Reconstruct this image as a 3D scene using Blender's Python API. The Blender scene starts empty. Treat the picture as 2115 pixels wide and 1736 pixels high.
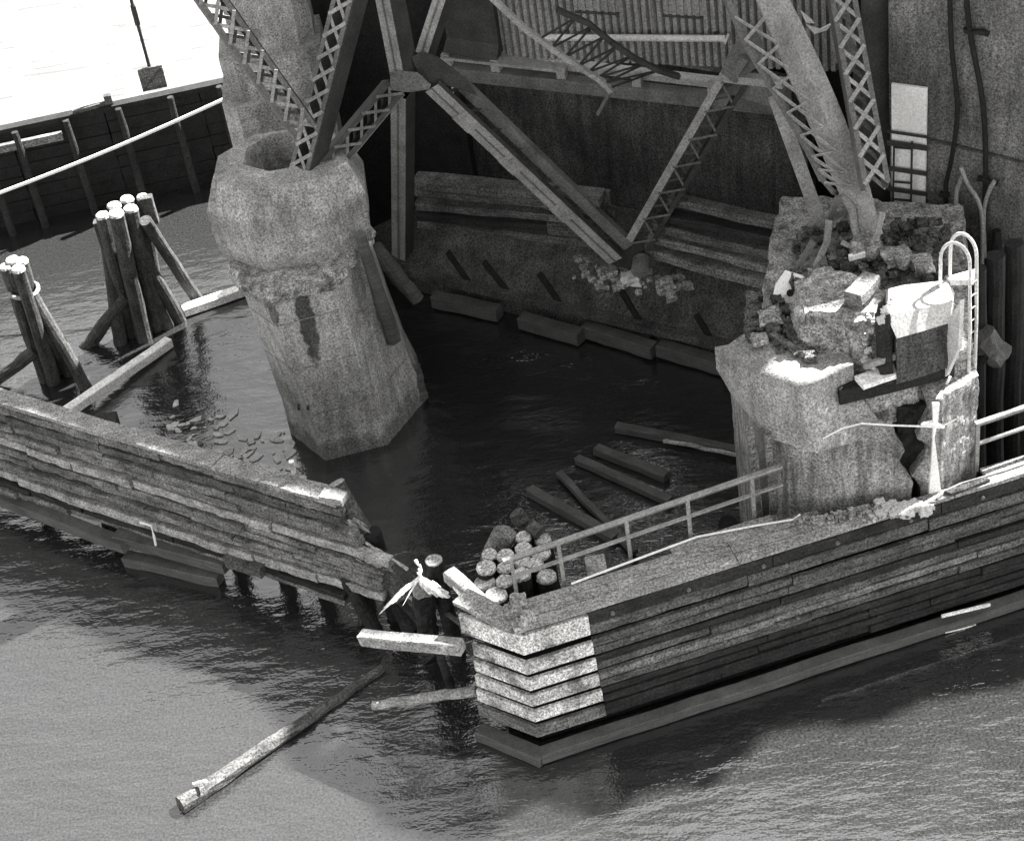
import bpy, math, random
from mathutils import Vector, noise
R = math.radians
random.seed(7)
scene = bpy.context.scene
C = scene.collection

# ------------------------------------------------------------------ camera
CAM_Z, PITCH, ROLL, FPX, IW, IH = 27.0, R(38), R(-9.3), 3980.0, 2115.0, 1736.0
fw = Vector((0, math.cos(PITCH), -math.sin(PITCH)))
up0 = Vector((0, math.sin(PITCH), math.cos(PITCH))); rt0 = Vector((1, 0, 0))
rt = math.cos(ROLL)*rt0 + math.sin(ROLL)*up0
upv = -math.sin(ROLL)*rt0 + math.cos(ROLL)*up0
cam = bpy.data.cameras.new('camera'); camo = bpy.data.objects.new('camera', cam); C.objects.link(camo)
cam.sensor_width = 36; cam.sensor_fit = 'HORIZONTAL'; cam.lens = 36*FPX/IW; cam.clip_end = 3000; cam.clip_start = .5
from mathutils import Matrix
m3 = Matrix((rt, upv, -fw)).transposed()
camo.matrix_world = Matrix.Translation((0, 0, CAM_Z)) @ m3.to_4x4()
scene.camera = camo

# ------------------------------------------------------------------ world, sun, exposure
SUN = Vector((0.59, 0.34, 0.79)).normalized()
w = bpy.data.worlds.new('World'); scene.world = w; w.use_nodes = True
nt = w.node_tree; nt.nodes.clear()
sky = nt.nodes.new('ShaderNodeTexSky'); sky.sky_type = 'NISHITA'; sky.sun_disc = False
sky.sun_elevation = math.asin(SUN.z); sky.sun_rotation = math.atan2(SUN.x, SUN.y)
bw = nt.nodes.new('ShaderNodeRGBToBW'); bg = nt.nodes.new('ShaderNodeBackground'); wo = nt.nodes.new('ShaderNodeOutputWorld')
bg.inputs[1].default_value = 0.065
nt.links.new(sky.outputs[0], bw.inputs[0]); nt.links.new(bw.outputs[0], bg.inputs[0]); nt.links.new(bg.outputs[0], wo.inputs[0])
sl = bpy.data.lights.new('sun', 'SUN'); sl.energy = 4.5; sl.angle = R(.5); sl.color = (1, .995, .98)
so = bpy.data.objects.new('sun', sl); C.objects.link(so)
so.rotation_euler = (-SUN).to_track_quat('-Z', 'Y').to_euler(); so.location = (20, 10, 40)
scene.view_settings.view_transform = 'Standard'; scene.view_settings.look = 'None'
scene.view_settings.exposure = 2.95; scene.view_settings.gamma = 1

# ------------------------------------------------------------------ helpers
def ray(px, py): return fw + ((px-IW/2)/FPX)*rt - ((py-IH/2)/FPX)*upv
def at(px, py, z):                       # survey: point seen in direction (px,py) at height z
    d = ray(px, py); return Vector((0, 0, CAM_Z)) + d*((z-CAM_Z)/d.z)
def aty(px, py, Y):
    d = ray(px, py); return Vector((0, 0, CAM_Z)) + d*(Y/d.y)
def atp(px, py, p, d2):                  # on the vertical plane through p along plan direction d2
    n = Vector((-d2[1], d2[0], 0)); d = ray(px, py); o = Vector((0, 0, CAM_Z))
    return o + d*((Vector((p[0], p[1], 0))-o).dot(n)/d.dot(n))
V = Vector
Z = Vector((0, 0, 1))

def tag(o, label=None, cat=None, group=None, kind=None):
    if label: o['label'] = label
    if cat: o['category'] = cat
    if group: o['group'] = group
    if kind: o['kind'] = kind
    return o
def empty(name, loc, label=None, cat=None, group=None):
    o = bpy.data.objects.new(name, None); C.objects.link(o); o.location = loc; o.empty_display_size = .3
    return tag(o, label, cat, group)
ORIG = {}
class MB:
    def __init__(s): s.v = []; s.f = []
    def add(s, vs, fs):
        b = len(s.v); s.v += [V(p) for p in vs]; s.f += [tuple(i+b for i in f) for f in fs]; return s
    def box(s, c, x, y, z):              # centre and half vectors
        c = V(c); vs = [c+a*x+b*y+d*z for a in (-1, 1) for b in (-1, 1) for d in (-1, 1)]
        return s.add(vs, [(0, 1, 3, 2), (4, 6, 7, 5), (0, 4, 5, 1), (2, 3, 7, 6), (0, 2, 6, 4), (1, 5, 7, 3)])
    def beam(s, a, b, w, h, up=Z, ch=0.0, jit=0.0, seg=1, twist=0):
        a = V(a); b = V(b); d = (b-a).normalized(); side = d.cross(V(up)).normalized(); u = side.cross(d).normalized()
        if ch: prof = [(-w/2+ch, -h/2), (w/2-ch, -h/2), (w/2, -h/2+ch), (w/2, h/2-ch), (w/2-ch, h/2), (-w/2+ch, h/2), (-w/2, h/2-ch), (-w/2, -h/2+ch)]
        else: prof = [(-w/2, -h/2), (w/2, -h/2), (w/2, h/2), (-w/2, h/2)]
        n = len(prof); vs = []
        for k in range(seg+1):
            t = k/seg; c = a.lerp(b, t); jx = random.uniform(-jit, jit); jy = random.uniform(-jit, jit)
            for (x, y) in prof:
                q = c+side*(x+jx+random.uniform(-jit, jit)*.5)+u*(y+jy+random.uniform(-jit, jit)*.5)
                if jit and k in (0, seg): q = q+d*random.uniform(-jit, jit)*1.6
                vs.append(q)
        fs = [(k*n+i, k*n+(i+1) % n, (k+1)*n+(i+1) % n, (k+1)*n+i) for k in range(seg) for i in range(n)]
        fs += [tuple(range(n))[::-1], tuple(seg*n+i for i in range(n))]
        return s.add(vs, fs)
    def tube(s, pts, r, n=10, jit=0.0, caps=True):
        pts = [V(p) for p in pts]; rs = r if isinstance(r, (list, tuple)) else [r]*len(pts)
        prev = None; vs = []
        ref = V((0, 0, 1)) if abs((pts[1]-pts[0]).normalized().z) < .9 else V((1, 0, 0))
        for k, p in enumerate(pts):
            d = (pts[min(k+1, len(pts)-1)]-pts[max(k-1, 0)]).normalized()
            a = d.cross(ref).normalized(); b = d.cross(a)
            for i in range(n):
                t = 2*math.pi*i/n; rr = rs[k]*(1+random.uniform(-jit, jit))
                vs.append(p+a*math.cos(t)*rr+b*math.sin(t)*rr)
        m = len(pts)
        fs = [(k*n+i, k*n+(i+1) % n, (k+1)*n+(i+1) % n, (k+1)*n+i) for k in range(m-1) for i in range(n)]
        if caps: fs += [tuple(range(n))[::-1], tuple((m-1)*n+i for i in range(n))]
        return s.add(vs, fs)
    def log(s, a, b, r0, r1=None, n=12, jit=.05, seg=6, bend=0.02):
        a = V(a); b = V(b); r1 = r0 if r1 is None else r1
        pts = []; rs = []
        for k in range(seg+1):
            t = k/seg; p = a.lerp(b, t)
            if 0 < k < seg: p = p+V([random.uniform(-bend, bend) for _ in range(3)])
            pts.append(p); rs.append(r0+(r1-r0)*t)
        return s.tube(pts, rs, n, jit)
    def prism(s, poly, z0, z1):
        n = len(poly); vs = [V((p[0], p[1], z0)) for p in poly]+[V((p[0], p[1], z1)) for p in poly]
        return s.add(vs, [(i, (i+1) % n, n+(i+1) % n, n+i) for i in range(n)]+[tuple(range(n))[::-1], tuple(range(n, 2*n))])
    def plate(s, pts, th, nrm=None):     # flat polygon of 3D points thickened
        pts = [V(p) for p in pts]; nr = nrm or (pts[1]-pts[0]).cross(pts[2]-pts[0]).normalized()
        n = len(pts); vs = [p-nr*th/2 for p in pts]+[p+nr*th/2 for p in pts]
        return s.add(vs, [(i, (i+1) % n, n+(i+1) % n, n+i) for i in range(n)]+[tuple(range(n))[::-1], tuple(range(n, 2*n))])
    def loft(s, loops, du=.12, amp=.012, freq=3.0, cell=0.0, cap_top=True, cap_bot=False):
        # loops: list of equal-length 3D polygons; resampled and roughened
        L = [[V(p) for p in lp] for lp in loops]; k = len(L[0])
        seglen = [max((lp[(i+1) % k]-lp[i]).length for lp in L) for i in range(k)]
        cnt = [max(1, int(round(q/du))) for q in seglen]
        def ring(lp):
            o = []
            for i in range(k):
                for j in range(cnt[i]): o.append(lp[i].lerp(lp[(i+1) % k], j/cnt[i]))
            return o
        rings = [ring(lp) for lp in L]; full = []
        for a, b in zip(rings[:-1], rings[1:]):
            h = max((p-q).length for p, q in zip(a, b)); st = max(1, int(round(h/du)))
            for j in range(st): full.append([p.lerp(q, j/st) for p, q in zip(a, b)])
        full.append(rings[-1]); n = len(full[0]); c = sum((p for p in full[0]), V((0, 0, 0)))/n
        vs = []
        for rg in full:
            cc = sum((p for p in rg), V((0, 0, 0)))/n
            for p in rg:
                o = (p-cc); o.z = 0; o = o.normalized() if o.length > .01 else o
                vs.append(p+o*amp*(noise.noise(p*freq)*1.6+noise.noise(p*freq*4)*.8)+V((0, 0, 1))*amp*.6*noise.noise(p*freq+V((9, 3, 1)))+(V((noise.cell(p*2.6), noise.cell(p*2.6+V((5, 5, 5))), noise.cell(p*3.1)))-V((.5, .5, .5)))*cell)
        m = len(full)
        fs = [(a*n+i, a*n+(i+1) % n, (a+1)*n+(i+1) % n, (a+1)*n+i) for a in range(m-1) for i in range(n)]
        if cap_top: fs.append(tuple((m-1)*n+i for i in range(n)))
        if cap_bot: fs.append(tuple(range(n))[::-1])
        return s.add(vs, fs)
    def rock(s, c, r, sq=.7):
        c = V(c); n = 7; vs = []; fs = []
        off = V([random.uniform(-50, 50) for _ in range(3)])
        import itertools
        g = [-1, -.33, .33, 1]; idx = {}
        for a, b, d in itertools.product(range(4), repeat=3):
            if a in (0, 3) or b in (0, 3) or d in (0, 3):
                p = V((g[a], g[b], g[d])); p = p.lerp(p.normalized(), .22)
                p = p*(1+.45*noise.noise(p*1.1+off)); p.z *= sq
                idx[(a, b, d)] = len(vs); vs.append(c+p*r)
        for ax in range(3):
            for sd in (0, 3):
                for i in range(3):
                    for j in range(3):
                        q = []
                        for (di, dj) in ((0, 0), (1, 0), (1, 1), (0, 1)):
                            t = [0, 0, 0]; t[ax] = sd; t[(ax+1) % 3] = i+di; t[(ax+2) % 3] = j+dj; q.append(idx[tuple(t)])
                        fs.append(tuple(q))
        return s.add(vs, fs)
    def build(s, name, mat, parent=None, smooth=False):
        me = bpy.data.meshes.new(name)
        o0 = ORIG.get(parent, V((0, 0, 0))) if parent else None
        if parent is None:
            lo = V((min(p.x for p in s.v), min(p.y for p in s.v), min(p.z for p in s.v)))
            hi = V((max(p.x for p in s.v), max(p.y for p in s.v), 0)); o0 = V(((lo.x+hi.x)/2, (lo.y+hi.y)/2, lo.z))
        me.from_pydata([tuple(p-o0) for p in s.v], [], s.f); me.update()
        import bmesh
        bm = bmesh.new(); bm.from_mesh(me); bmesh.ops.recalc_face_normals(bm, faces=bm.faces); bm.to_mesh(me); bm.free()
        if smooth:
            for p in me.polygons: p.use_smooth = len(p.vertices) < 5
        me.materials.append(mat)
        o = bpy.data.objects.new(name, me); C.objects.link(o)
        if parent: o.parent = parent; ORIG[o] = o0
        else: o.location = o0; ORIG[o] = o0
        return o
def thing(name, loc, label, cat, group=None):
    o = empty(name, loc, label, cat, group); ORIG[o] = V(loc); return o

def grow(loop, f, z):
    c = sum(loop, V((0, 0, 0)))/len(loop); return [V((c.x+(p.x-c.x)*f, c.y+(p.y-c.y)*f, z)) for p in loop]

# ------------------------------------------------------------------ materials
def mat(name, base, var=.35, scale=1.5, grain=.35, gscale=23, streak=0.0, sdir=(1, 1, .12), rough=.85, bump=.3, spec=.3, ellipses=(), specks=0.0, dark=0.0):
    m = bpy.data.materials.new(name); m.use_nodes = True; n = m.node_tree.nodes; l = m.node_tree.links
    p = n['Principled BSDF']; p.inputs['Roughness'].default_value = rough; p.inputs['Specular IOR Level'].default_value = spec
    tc = n.new('ShaderNodeTexCoord'); co = tc.outputs['Object']
    def nz(sc, det=3, vec=None, rg=.6):
        x = n.new('ShaderNodeTexNoise'); x.inputs['Scale'].default_value = sc; x.inputs['Detail'].default_value = det; x.inputs['Roughness'].default_value = rg
        l.new(vec or co, x.inputs['Vector']); return x.outputs['Fac']
    def mp(src, a, b, c, d):
        x = n.new('ShaderNodeMapRange'); x.inputs[1].default_value = a; x.inputs[2].default_value = b; x.inputs[3].default_value = c; x.inputs[4].default_value = d
        l.new(src, x.inputs[0]); return x.outputs[0]
    def mul(a, b):
        x = n.new('ShaderNodeMath'); x.operation = 'MULTIPLY'
        for i, q in enumerate((a, b)):
            if isinstance(q, float): x.inputs[i].default_value = q
            else: l.new(q, x.inputs[i])
        return x.outputs[0]
    if name not in ('white_and_sunlit', 'white_rope', 'split_timber', 'white_paint', 'pale_concrete', 'glare_water'): base *= .60
    val = mp(nz(scale, 6), .3, .7, base*(1-var), base*(1+var))
    if streak:
        mpn = n.new('ShaderNodeMapping'); mpn.inputs['Scale'].default_value = sdir; l.new(co, mpn.inputs['Vector'])
        val = mul(val, mp(nz(7, 4, mpn.outputs[0]), .35, .68, 1-streak, 1+streak*.7))
    if dark: val = mul(val, mp(nz(scale*.7, 5), .5, .62, 1.0, 1-dark))
    for (c, sx, sy, sz, dk) in ellipses:
        mpn = n.new('ShaderNodeMapping'); mpn.vector_type = 'POINT'
        mpn.inputs['Scale'].default_value = (1/sx, 1/sy, 1/sz); mpn.inputs['Location'].default_value = (-c[0]/sx, -c[1]/sy, -c[2]/sz)
        ad = n.new('ShaderNodeVectorMath'); ad.operation = 'ADD'; l.new(co, mpn.inputs['Vector'])
        nn = n.new('ShaderNodeTexNoise'); nn.inputs['Scale'].default_value = 3; nn.inputs['Detail'].default_value = 4; l.new(co, nn.inputs['Vector'])
        ln = n.new('ShaderNodeVectorMath'); ln.operation = 'LENGTH'; l.new(mpn.outputs[0], ln.inputs[0])
        sm = n.new('ShaderNodeMath'); sm.operation = 'ADD'; l.new(ln.outputs['Value'], sm.inputs[0]); l.new(mp(nn.outputs['Fac'], 0, 1, -.7, .7), sm.inputs[1])
        val = mul(val, mp(sm.outputs[0], .8, 1.05, dk, 1.0))
    if specks: val = mul(val, mp(nz(9, 2), .62, .7, 1.0, 1+specks))
    val = mul(val, mp(nz(gscale, 2, rg=.8), .34, .66, max(.1, 1-grain*1.5), 1+grain*1.5))
    cb = n.new('ShaderNodeCombineColor')
    for i, k in enumerate((1.0, .99, .965)): l.new(mul(val, k), cb.inputs[i])
    l.new(cb.outputs[0], p.inputs['Base Color'])
    if bump:
        b = n.new('ShaderNodeBump'); b.inputs['Strength'].default_value = bump; b.inputs['Distance'].default_value = .03
        l.new(nz(12, 6), b.inputs['Height']); l.new(b.outputs[0], p.inputs['Normal'])
    return m
M = {}
# pier one ellipses are given in its object space further down (origin at the pier base)
M['concrete'] = mat('concrete', .50, .35, 1.3, .4, streak=.25, rough=.9, bump=.5, dark=.25)
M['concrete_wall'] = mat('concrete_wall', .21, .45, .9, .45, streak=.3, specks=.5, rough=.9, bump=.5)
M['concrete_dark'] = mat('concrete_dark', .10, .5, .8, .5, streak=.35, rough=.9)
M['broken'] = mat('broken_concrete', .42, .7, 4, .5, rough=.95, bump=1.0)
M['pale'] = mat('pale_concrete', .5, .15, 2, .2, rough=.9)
M['timber'] = mat('weathered_timber', .26, .5, 1.6, .5, streak=.4, sdir=(.25, .25, 2.2), bump=.6)
M['timber_mid'] = mat('timber_brown', .14, .5, 1.6, .5, streak=.4, sdir=(.25, .25, 2.2), bump=.6)
M['timber_dark'] = mat('creosoted_timber', .035, .5, 1.6, .5, streak=.4, sdir=(.25, .25, 2.2), bump=.6)
M['timber_pale'] = mat('bare_timber', .5, .4, 3, .4, streak=.25, sdir=(.3, .3, 2), bump=.5)
M['timber_white'] = mat('split_timber', .8, .2, 5, .25, bump=.4)
M['paint'] = mat('white_paint', .58, .35, 2.5, .5, streak=.2, sdir=(.4, .4, 1), bump=.3, dark=.6)
M['grey_wale'] = mat('slate_timber', .15, .2, 1.2, .15, streak=.3, sdir=(.2, .2, 3))
M['pile_top'] = mat('pile_end_grain', .62, .3, 6, .5, bump=.7)
M['pile_weathered'] = mat('weathered_pile', .10, .4, 3, .4, streak=.3, sdir=(2, 2, .2), bump=.5)
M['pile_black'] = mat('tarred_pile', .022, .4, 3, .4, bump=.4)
M['steel'] = mat('painted_steel', .42, .3, 2, .26, rough=.6, bump=.15)
M['steel_mid'] = mat('steel_grey', .19, .35, 2, .26, rough=.6, bump=.15)
M['steel_dark'] = mat('steel_dark', .06, .4, 2, .26, rough=.6, bump=.15)
M['siding'] = mat('corrugated_metal', .36, .25, 1.0, .35, rough=.6, bump=.1)
M['white'] = mat('white_and_sunlit', .85, .08, 2, .12, bump=.1)  # also carries the painted sunlight of the wall panel and shaft strip
M['rope'] = mat('white_rope', .8, .1, 4, .1)

def water_mat(name, dif, ior, rough, wscale, wstr):
    m = bpy.data.materials.new(name); m.use_nodes = True; n = m.node_tree.nodes; l = m.node_tree.links
    p = n['Principled BSDF']; p.inputs['Roughness'].default_value = rough; p.inputs['IOR'].default_value = ior
    tc = n.new('ShaderNodeTexCoord')
    mp = n.new('ShaderNodeMapping'); mp.inputs['Rotation'].default_value = (0, 0, R(25)); mp.inputs['Scale'].default_value = (.42, 1, 1); l.new(tc.outputs['Object'], mp.inputs[0])
    a = n.new('ShaderNodeTexNoise'); a.inputs['Scale'].default_value = wscale; a.inputs['Detail'].default_value = 4; a.inputs['Roughness'].default_value = .55; l.new(mp.outputs[0], a.inputs[0])
    c = n.new('ShaderNodeTexNoise'); c.inputs['Scale'].default_value = 20; c.inputs['Detail'].default_value = 2; l.new(tc.outputs['Object'], c.inputs[0])
    b = n.new('ShaderNodeBump'); b.inputs['Strength'].default_value = wstr; b.inputs['Distance'].default_value = .2; l.new(a.outputs['Fac'], b.inputs['Height'])
    b2 = n.new('ShaderNodeBump'); b2.inputs['Strength'].default_value = wstr*1.3; b2.inputs['Distance'].default_value = .01; l.new(c.outputs['Fac'], b2.inputs['Height']); l.new(b.outputs[0], b2.inputs['Normal'])
    l.new(b2.outputs[0], p.inputs['Normal'])
    r = n.new('ShaderNodeMapRange'); r.inputs[1].default_value = .3; r.inputs[2].default_value = .7; r.inputs[3].default_value = dif*.4; r.inputs[4].default_value = dif*1.6
    l.new(c.outputs['Fac'], r.inputs[0]); l.new(r.outputs[0], p.inputs['Base Color'])
    return m
M['water'] = water_mat('river_water', .019, 2.45, .04, 1.7, .38)
M['glare'] = mat('glare_water', .17, .12, .25, .2, streak=.55, sdir=(.05, .5, 1), rough=.5, bump=.3)  # pale sheet colour stands in for bright glare on the far water

# ================================================================== SETTING
wl0, wl1 = at(-60, 279, 2.9), at(600, 138, 2.9)      # far wharf line
def sheet(pts, name, m):
    me = bpy.data.meshes.new(name); me.from_pydata([tuple(p) for p in pts], [], [tuple(range(len(pts)))]); me.materials.append(m)
    o = bpy.data.objects.new(name, me); C.objects.link(o); tag(o, kind='structure'); return o
sheet([(-1500, -300, 0), (1500, -300, 0), (1500, 2000, 0), (-1500, 2000, 0)], 'water', M['water'])
dwl = (wl1-wl0); dwl.z = 0; dwl.normalize(); nwl = V((-dwl.y, dwl.x, 0))
a = V((wl0.x, wl0.y, 0))-dwl*200+nwl*.5; b = V((wl1.x, wl1.y, 0))+dwl*40+nwl*.5
sheet([a+Z*.004*1, b+Z*.004, b+nwl*900+Z*.004, a+nwl*900+Z*.004], 'far_glare_sheet', M['glare'])

# unseen deck overhead, its outline and holes shaped to place shade and sun patches
H = 30.0
def up_to(p): return p+SUN*((H-p.z)/SUN.z)
patches = [
    [at(x, y, z) for x, y, z in ((1760, 636, 6.75), (1792, 620, 6.75), (1837, 594, 6.95), (2013, 561, 6.95), (2030, 575, 6.95), (1990, 640, 6.8), (1961, 664, 6.62), (1856, 695, 6.62), (1832, 650, 6.9), (1815, 645, 6.75))],
    [at(x, y, 5.75) for x, y in ((1835, 775), (1955, 724), (1985, 660), (1995, 720), (1960, 770), (1845, 785))],
    [at(x, y, 6.0) for x, y in ((1582, 765), (1600, 743), (1630, 744), (1640, 733), (1690, 733), (1738, 750), (1742, 757), (1657, 791))],
    [at(x, y, 3.1) for x, y in ((1795, 1092), (1850, 1042), (1900, 1024), (1960, 1000), (2000, 1002), (2050, 958), (2180, 900), (2400, 830), (2400, 896), (2115, 984), (1925, 1046))],
    [at(x, y, 2.5) for x, y in ((785, 1272), (860, 1180), (930, 1218), (915, 1232), (862, 1215))],
    [at(x, y, 2.6) for x, y in ((938, 1200), (1030, 1284), (1012, 1298), (925, 1215))],
]
holes = [[(up_to(p).x, up_to(p).y) for p in pt] for pt in patches]
def inside(x, y, pg):
    c = False; j = len(pg)-1
    for i in range(len(pg)):
        xi, yi = pg[i]; xj, yj = pg[j]
        if (yi > y) != (yj > y) and x < (xj-xi)*(y-yi)/(yj-yi)+xi: c = not c
        j = i
    return c
DX0, DX1, DY0, DY1, DS = 8.0, 60.0, 26.0, 72.0, .15
OUT = [up_to(q) for q in [at(2700, 860, 3.1), at(2200, 1360, 0), at(2000, 1440, 0), at(1720, 1500, 0), at(1560, 1530, 0), at(1470, 1620, 0), at(1330, 1650, 0), at(1250, 1690, 0), at(1140, 1650, 0), at(1000, 1750, 0), at(790, 1700, 0), at(600, 1560, 0), at(530, 1415, 0), at(700, 1064, 3.1), at(0, 852, 3.1), at(-200, 785, 3.1),
       at(395, 450, 6.3), V((-6.2, 36.7, 7.2)), V((-4.7, 38.4, 7.2)), V((-6.4, 37.2, 0)), V((-6.4, 39.8, 0))]]
OUT = [(q.x, q.y) for q in OUT]+[(21, 61), (26, 72), (60, 72), (60, 44)]
bb = [(min(p[0] for p in h), max(p[0] for p in h), min(p[1] for p in h), max(p[1] for p in h)) for h in holes]
dm = MB(); nx = int((DX1-DX0)/DS)
vid = {}
def gv(i, j):
    if (i, j) not in vid: vid[(i, j)] = len(dm.v); dm.v.append(V((DX0+i*DS, DY0+j*DS, H)))
    return vid[(i, j)]
for j in range(int((DY1-DY0)/DS)):
    y = DY0+(j+.5)*DS; st = None
    for i in range(nx+1):
        x = DX0+(i+.5)*DS
        solid = i < nx and inside(x+.12*math.sin(y*3), y+.15*math.sin(x*2.3), OUT) and not any(q[0] <= x <= q[1] and q[2] <= y <= q[3] and inside(x, y, h) for q, h in zip(bb, holes))
        if solid and st is None: st = i
        if not solid and st is not None:
            dm.f.append((gv(st, j), gv(i, j), gv(i, j+1), gv(st, j+1))); st = None
dk = dm.build('shade_deck', M['steel_dark']); tag(dk, kind='structure')
sd = dk.modifiers.new('thickness', 'SOLIDIFY'); sd.thickness = .04

# ------------------------------------------------------------------ far wharf
wr = thing('timber_wharf', (wl0.x, wl0.y, 0), 'long black timber wharf wall with pale piles, beyond the two pile dolphins', 'wharf')
m = MB()
for k in range(8):
    z = .15+k*.36
    for q in range(14):
        p = V((wl0.x, wl0.y, 0))-dwl*12+dwl*(q*2.6); m.beam(p+Z*z+nwl*random.uniform(-.02, .03), p+dwl*2.58+Z*(z+.0), .2, .345, jit=.01)
m.beam(V((wl0.x, wl0.y, 1.2))-dwl*12+nwl*.25, V((wl0.x, wl0.y, 1.2))+dwl*26+nwl*.25, .12, 3.0); m.build('planking', M['pile_black'], wr)
m = MB(); p = V((wl0.x, wl0.y, 2.86))-dwl*12; m.beam(p, p+dwl*34, .3, .14); m.build('cap_timber', M['pile_black'], wr)
for px, py in ((-40, 280), (30, 262), (135, 238), (243, 214), (350, 190), (450, 168)):
    q = at(px, py, 2.95)-nwl*.3; m = MB(); m.log((q.x+.05, q.y-.1, -.6), q, .11, .09); m.build('pile', M['timber_dark'], wr)
p = at(0, 300, 2.5)-nwl*.2; m = MB(); m.beam(p-dwl*3, p+dwl*1.7, .14, .22); m.build('waling', M['timber'], wr)
m = MB(); p = at(150, 232, 3.0); m.beam(p, p+dwl*1.1+nwl*.15, .12, .1); p = p+dwl*1.0+nwl*.1; m.box(p+Z*.12, dwl*.1, nwl*.08, Z*.12)
tag(m.build('loose_board', M['timber_mid']), 'short grey board lying on top of the far wharf edge left of the square sign', 'board')
# beacon with board
bp = at(318, 178, 2.95)+nwl*.3
bc = thing('channel_beacon', bp, 'thin dark pole with a square grey board at its foot on the far wharf', 'beacon')
m = MB(); m.tube([bp, bp+Z*7.5], .05, 8); m.build('pole', M['steel_dark'], bc)
m = MB(); m.beam(bp-nwl*.05+Z*.12-dwl*.34, bp-nwl*.05+Z*.12+dwl*.34, .06, .68, ch=.01); m.build('board', M['timber'], bc)
m = MB(); m.beam(bp-nwl*.1+Z*-.15-dwl*.3, bp-nwl*.1+Z*.4+dwl*.3, .03, .05); m.build('brace', M['timber_mid'], bc)
m = MB(); m.box(bp+Z*2.0, dwl*.07, nwl*.06, Z*.28); m.build('lamp_box', M['steel_dark'], bc)
# white rope across
a = aty(-40, 413, 43.0); b = aty(520, 178, 43.0)
m = MB(); m.tube([a.lerp(b, t/10)+Z*(-.10*math.sin(math.pi*t/10)) for t in range(11)], .045, 8)
tag(m.build('mooring_line', M['rope']), 'straight white mooring line crossing in front of the far black wharf', 'rope')

# ================================================================== DOLPHINS
def dolphin(name, tops, legs, zt, label, bandpx=None):
    p0 = at(legs[0][2], legs[0][3], 0)
    t = thing(name, (p0.x, p0.y, 0), label, 'dolphin', 'pile dolphins by the far wharf')
    for (px, py, bx, by, r) in tops:
        a = at(px, py, zt+random.uniform(-.12, .12)); b = at(bx, by, 0); b = b+(b-a)*.2
        pl = MB().log(b, a, r*1.05, r).build('pile', M['pile_weathered'], t)
        d = (a-b).normalized(); MB().tube([a-d*.01, a+d*.05], [r*1.04, r*.9], 12, jit=.06).build('pile_head', M['pile_top'], pl)
    for (px, py, bx, by, zz, r) in legs:
        a = at(px, py, zz); b = at(bx, by, 0); b = b+(b-a)*.12
        MB().log(b, a, r*1.05, r, jit=.04).build('raking_pile', M['pile_weathered'], t)
    return t
d2 = dolphin('pile_dolphin', [(212, 446, 275, 690, .17), (236, 425, 290, 690, .18), (262, 412, 312, 670, .17), (240, 442, 300, 700, .19), (270, 432, 322, 680, .18), (295, 408, 330, 655, .15)],
        [(222, 500, 248, 708, 2.7, .17), (262, 610, 182, 712, 1.3, .17), (280, 500, 372, 662, 2.7, .16), (300, 455, 408, 618, 3.3, .15), (278, 520, 345, 676, 2.4, .14)], 3.7,
        'taller tarred pile dolphin with splayed legs and white pile heads, next to the octagonal pier')
d1 = dolphin('pile_dolphin', [(12, 552, 95, 785, .16), (26, 538, 108, 775, .17), (45, 540, 118, 770, .16), (38, 556, 112, 790, .16)],
        [(58, 600, 142, 772, 2.6, .13), (68, 610, 178, 800, 2.5, .15), (75, 722, -30, 800, 1.0, .17)], 3.5,
        'tarred pile dolphin cut by the left edge of the photo, wire band near its top')
p = at(50, 600, 2.75); MB().tube([p+V((.34*math.cos(k*.5236), .34*math.sin(k*.5236), .02*math.sin(k))) for k in range(13)], .05, 6).build('wire_band', M['steel'], d1)
for (px, py, bx, by, zt, th) in ((205, 455, 210, 520, 3.4, d2), (300, 405, 312, 455, 3.7, d2)):
    a = at(px, py, zt); MB().beam(a-Z*.75, a, .22, .3, up=(1, 0, 0), ch=.02, jit=.01, seg=3).build('packing_block', M['pile_weathered'], th)

def logthing(a, b, r0, r1, label, mt, cat='log', name='floating_log', group=None, n=12, jit=.06, heads=None):
    m = MB(); m.log(a, b, r0, r1, n, jit, seg=10, bend=.02)
    o = m.build(name, mt); tag(o, label, cat, group)
    return o
def beamthing(a, b, w_, h_, label, mt, name='timber', cat='timber', up=Z, group=None, jit=.007, seg=6):
    m = MB(); m.beam(a, b, w_, h_, up=up, ch=.02, jit=jit, seg=seg); o = m.build(name, mt); tag(o, label, cat, group); return o
beamthing(at(128, 858, .35), at(350, 706, .15), .26, .24, 'bleached white squared timber afloat between the left dolphin and the left fender', M['timber_white'], 'floating_timber')
beamthing(at(378, 642, .15), at(505, 598, .15), .3, .24, 'pale timber afloat touching the octagonal pier below the taller dolphin', M['timber_white'], 'floating_timber')

# ================================================================== PIER ONE
pc = V((-3.6, 36.3, 0))
base = [at(600, 895, 0), at(673, 951, 0), at(800, 918, 0), at(882, 822, 0), V((-2.0, 37.5, 0)), V((-3.3, 38.4, 0)), V((-4.9, 38.1, 0)), V((-5.25, 36.9, 0))]
colt = [at(497, 585, 4.7), at(550, 622, 4.7), at(694, 585, 4.7), at(757, 500, 4.7), V((-2.6, 37.0, 4.7)), V((-3.5, 37.6, 4.7)), V((-4.8, 37.4, 4.7)), V((-5.3, 36.5, 4.7))]
def lp(a, b, t, z=None):
    o = [p.lerp(q, t) for p, q in zip(a, b)]
    if z is not None: o = [V((p.x, p.y, z)) for p in o]
    return o
plinth = [V((p.x, p.y, 0)) for p in base]
shaft0 = lp(base, colt, .22); 
for i in range(8):
    c = pc.copy(); d = shaft0[i]-V((c.x, c.y, shaft0[i].z)); shaft0[i] = V((c.x, c.y, shaft0[i].z))+d*.965
    
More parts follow.
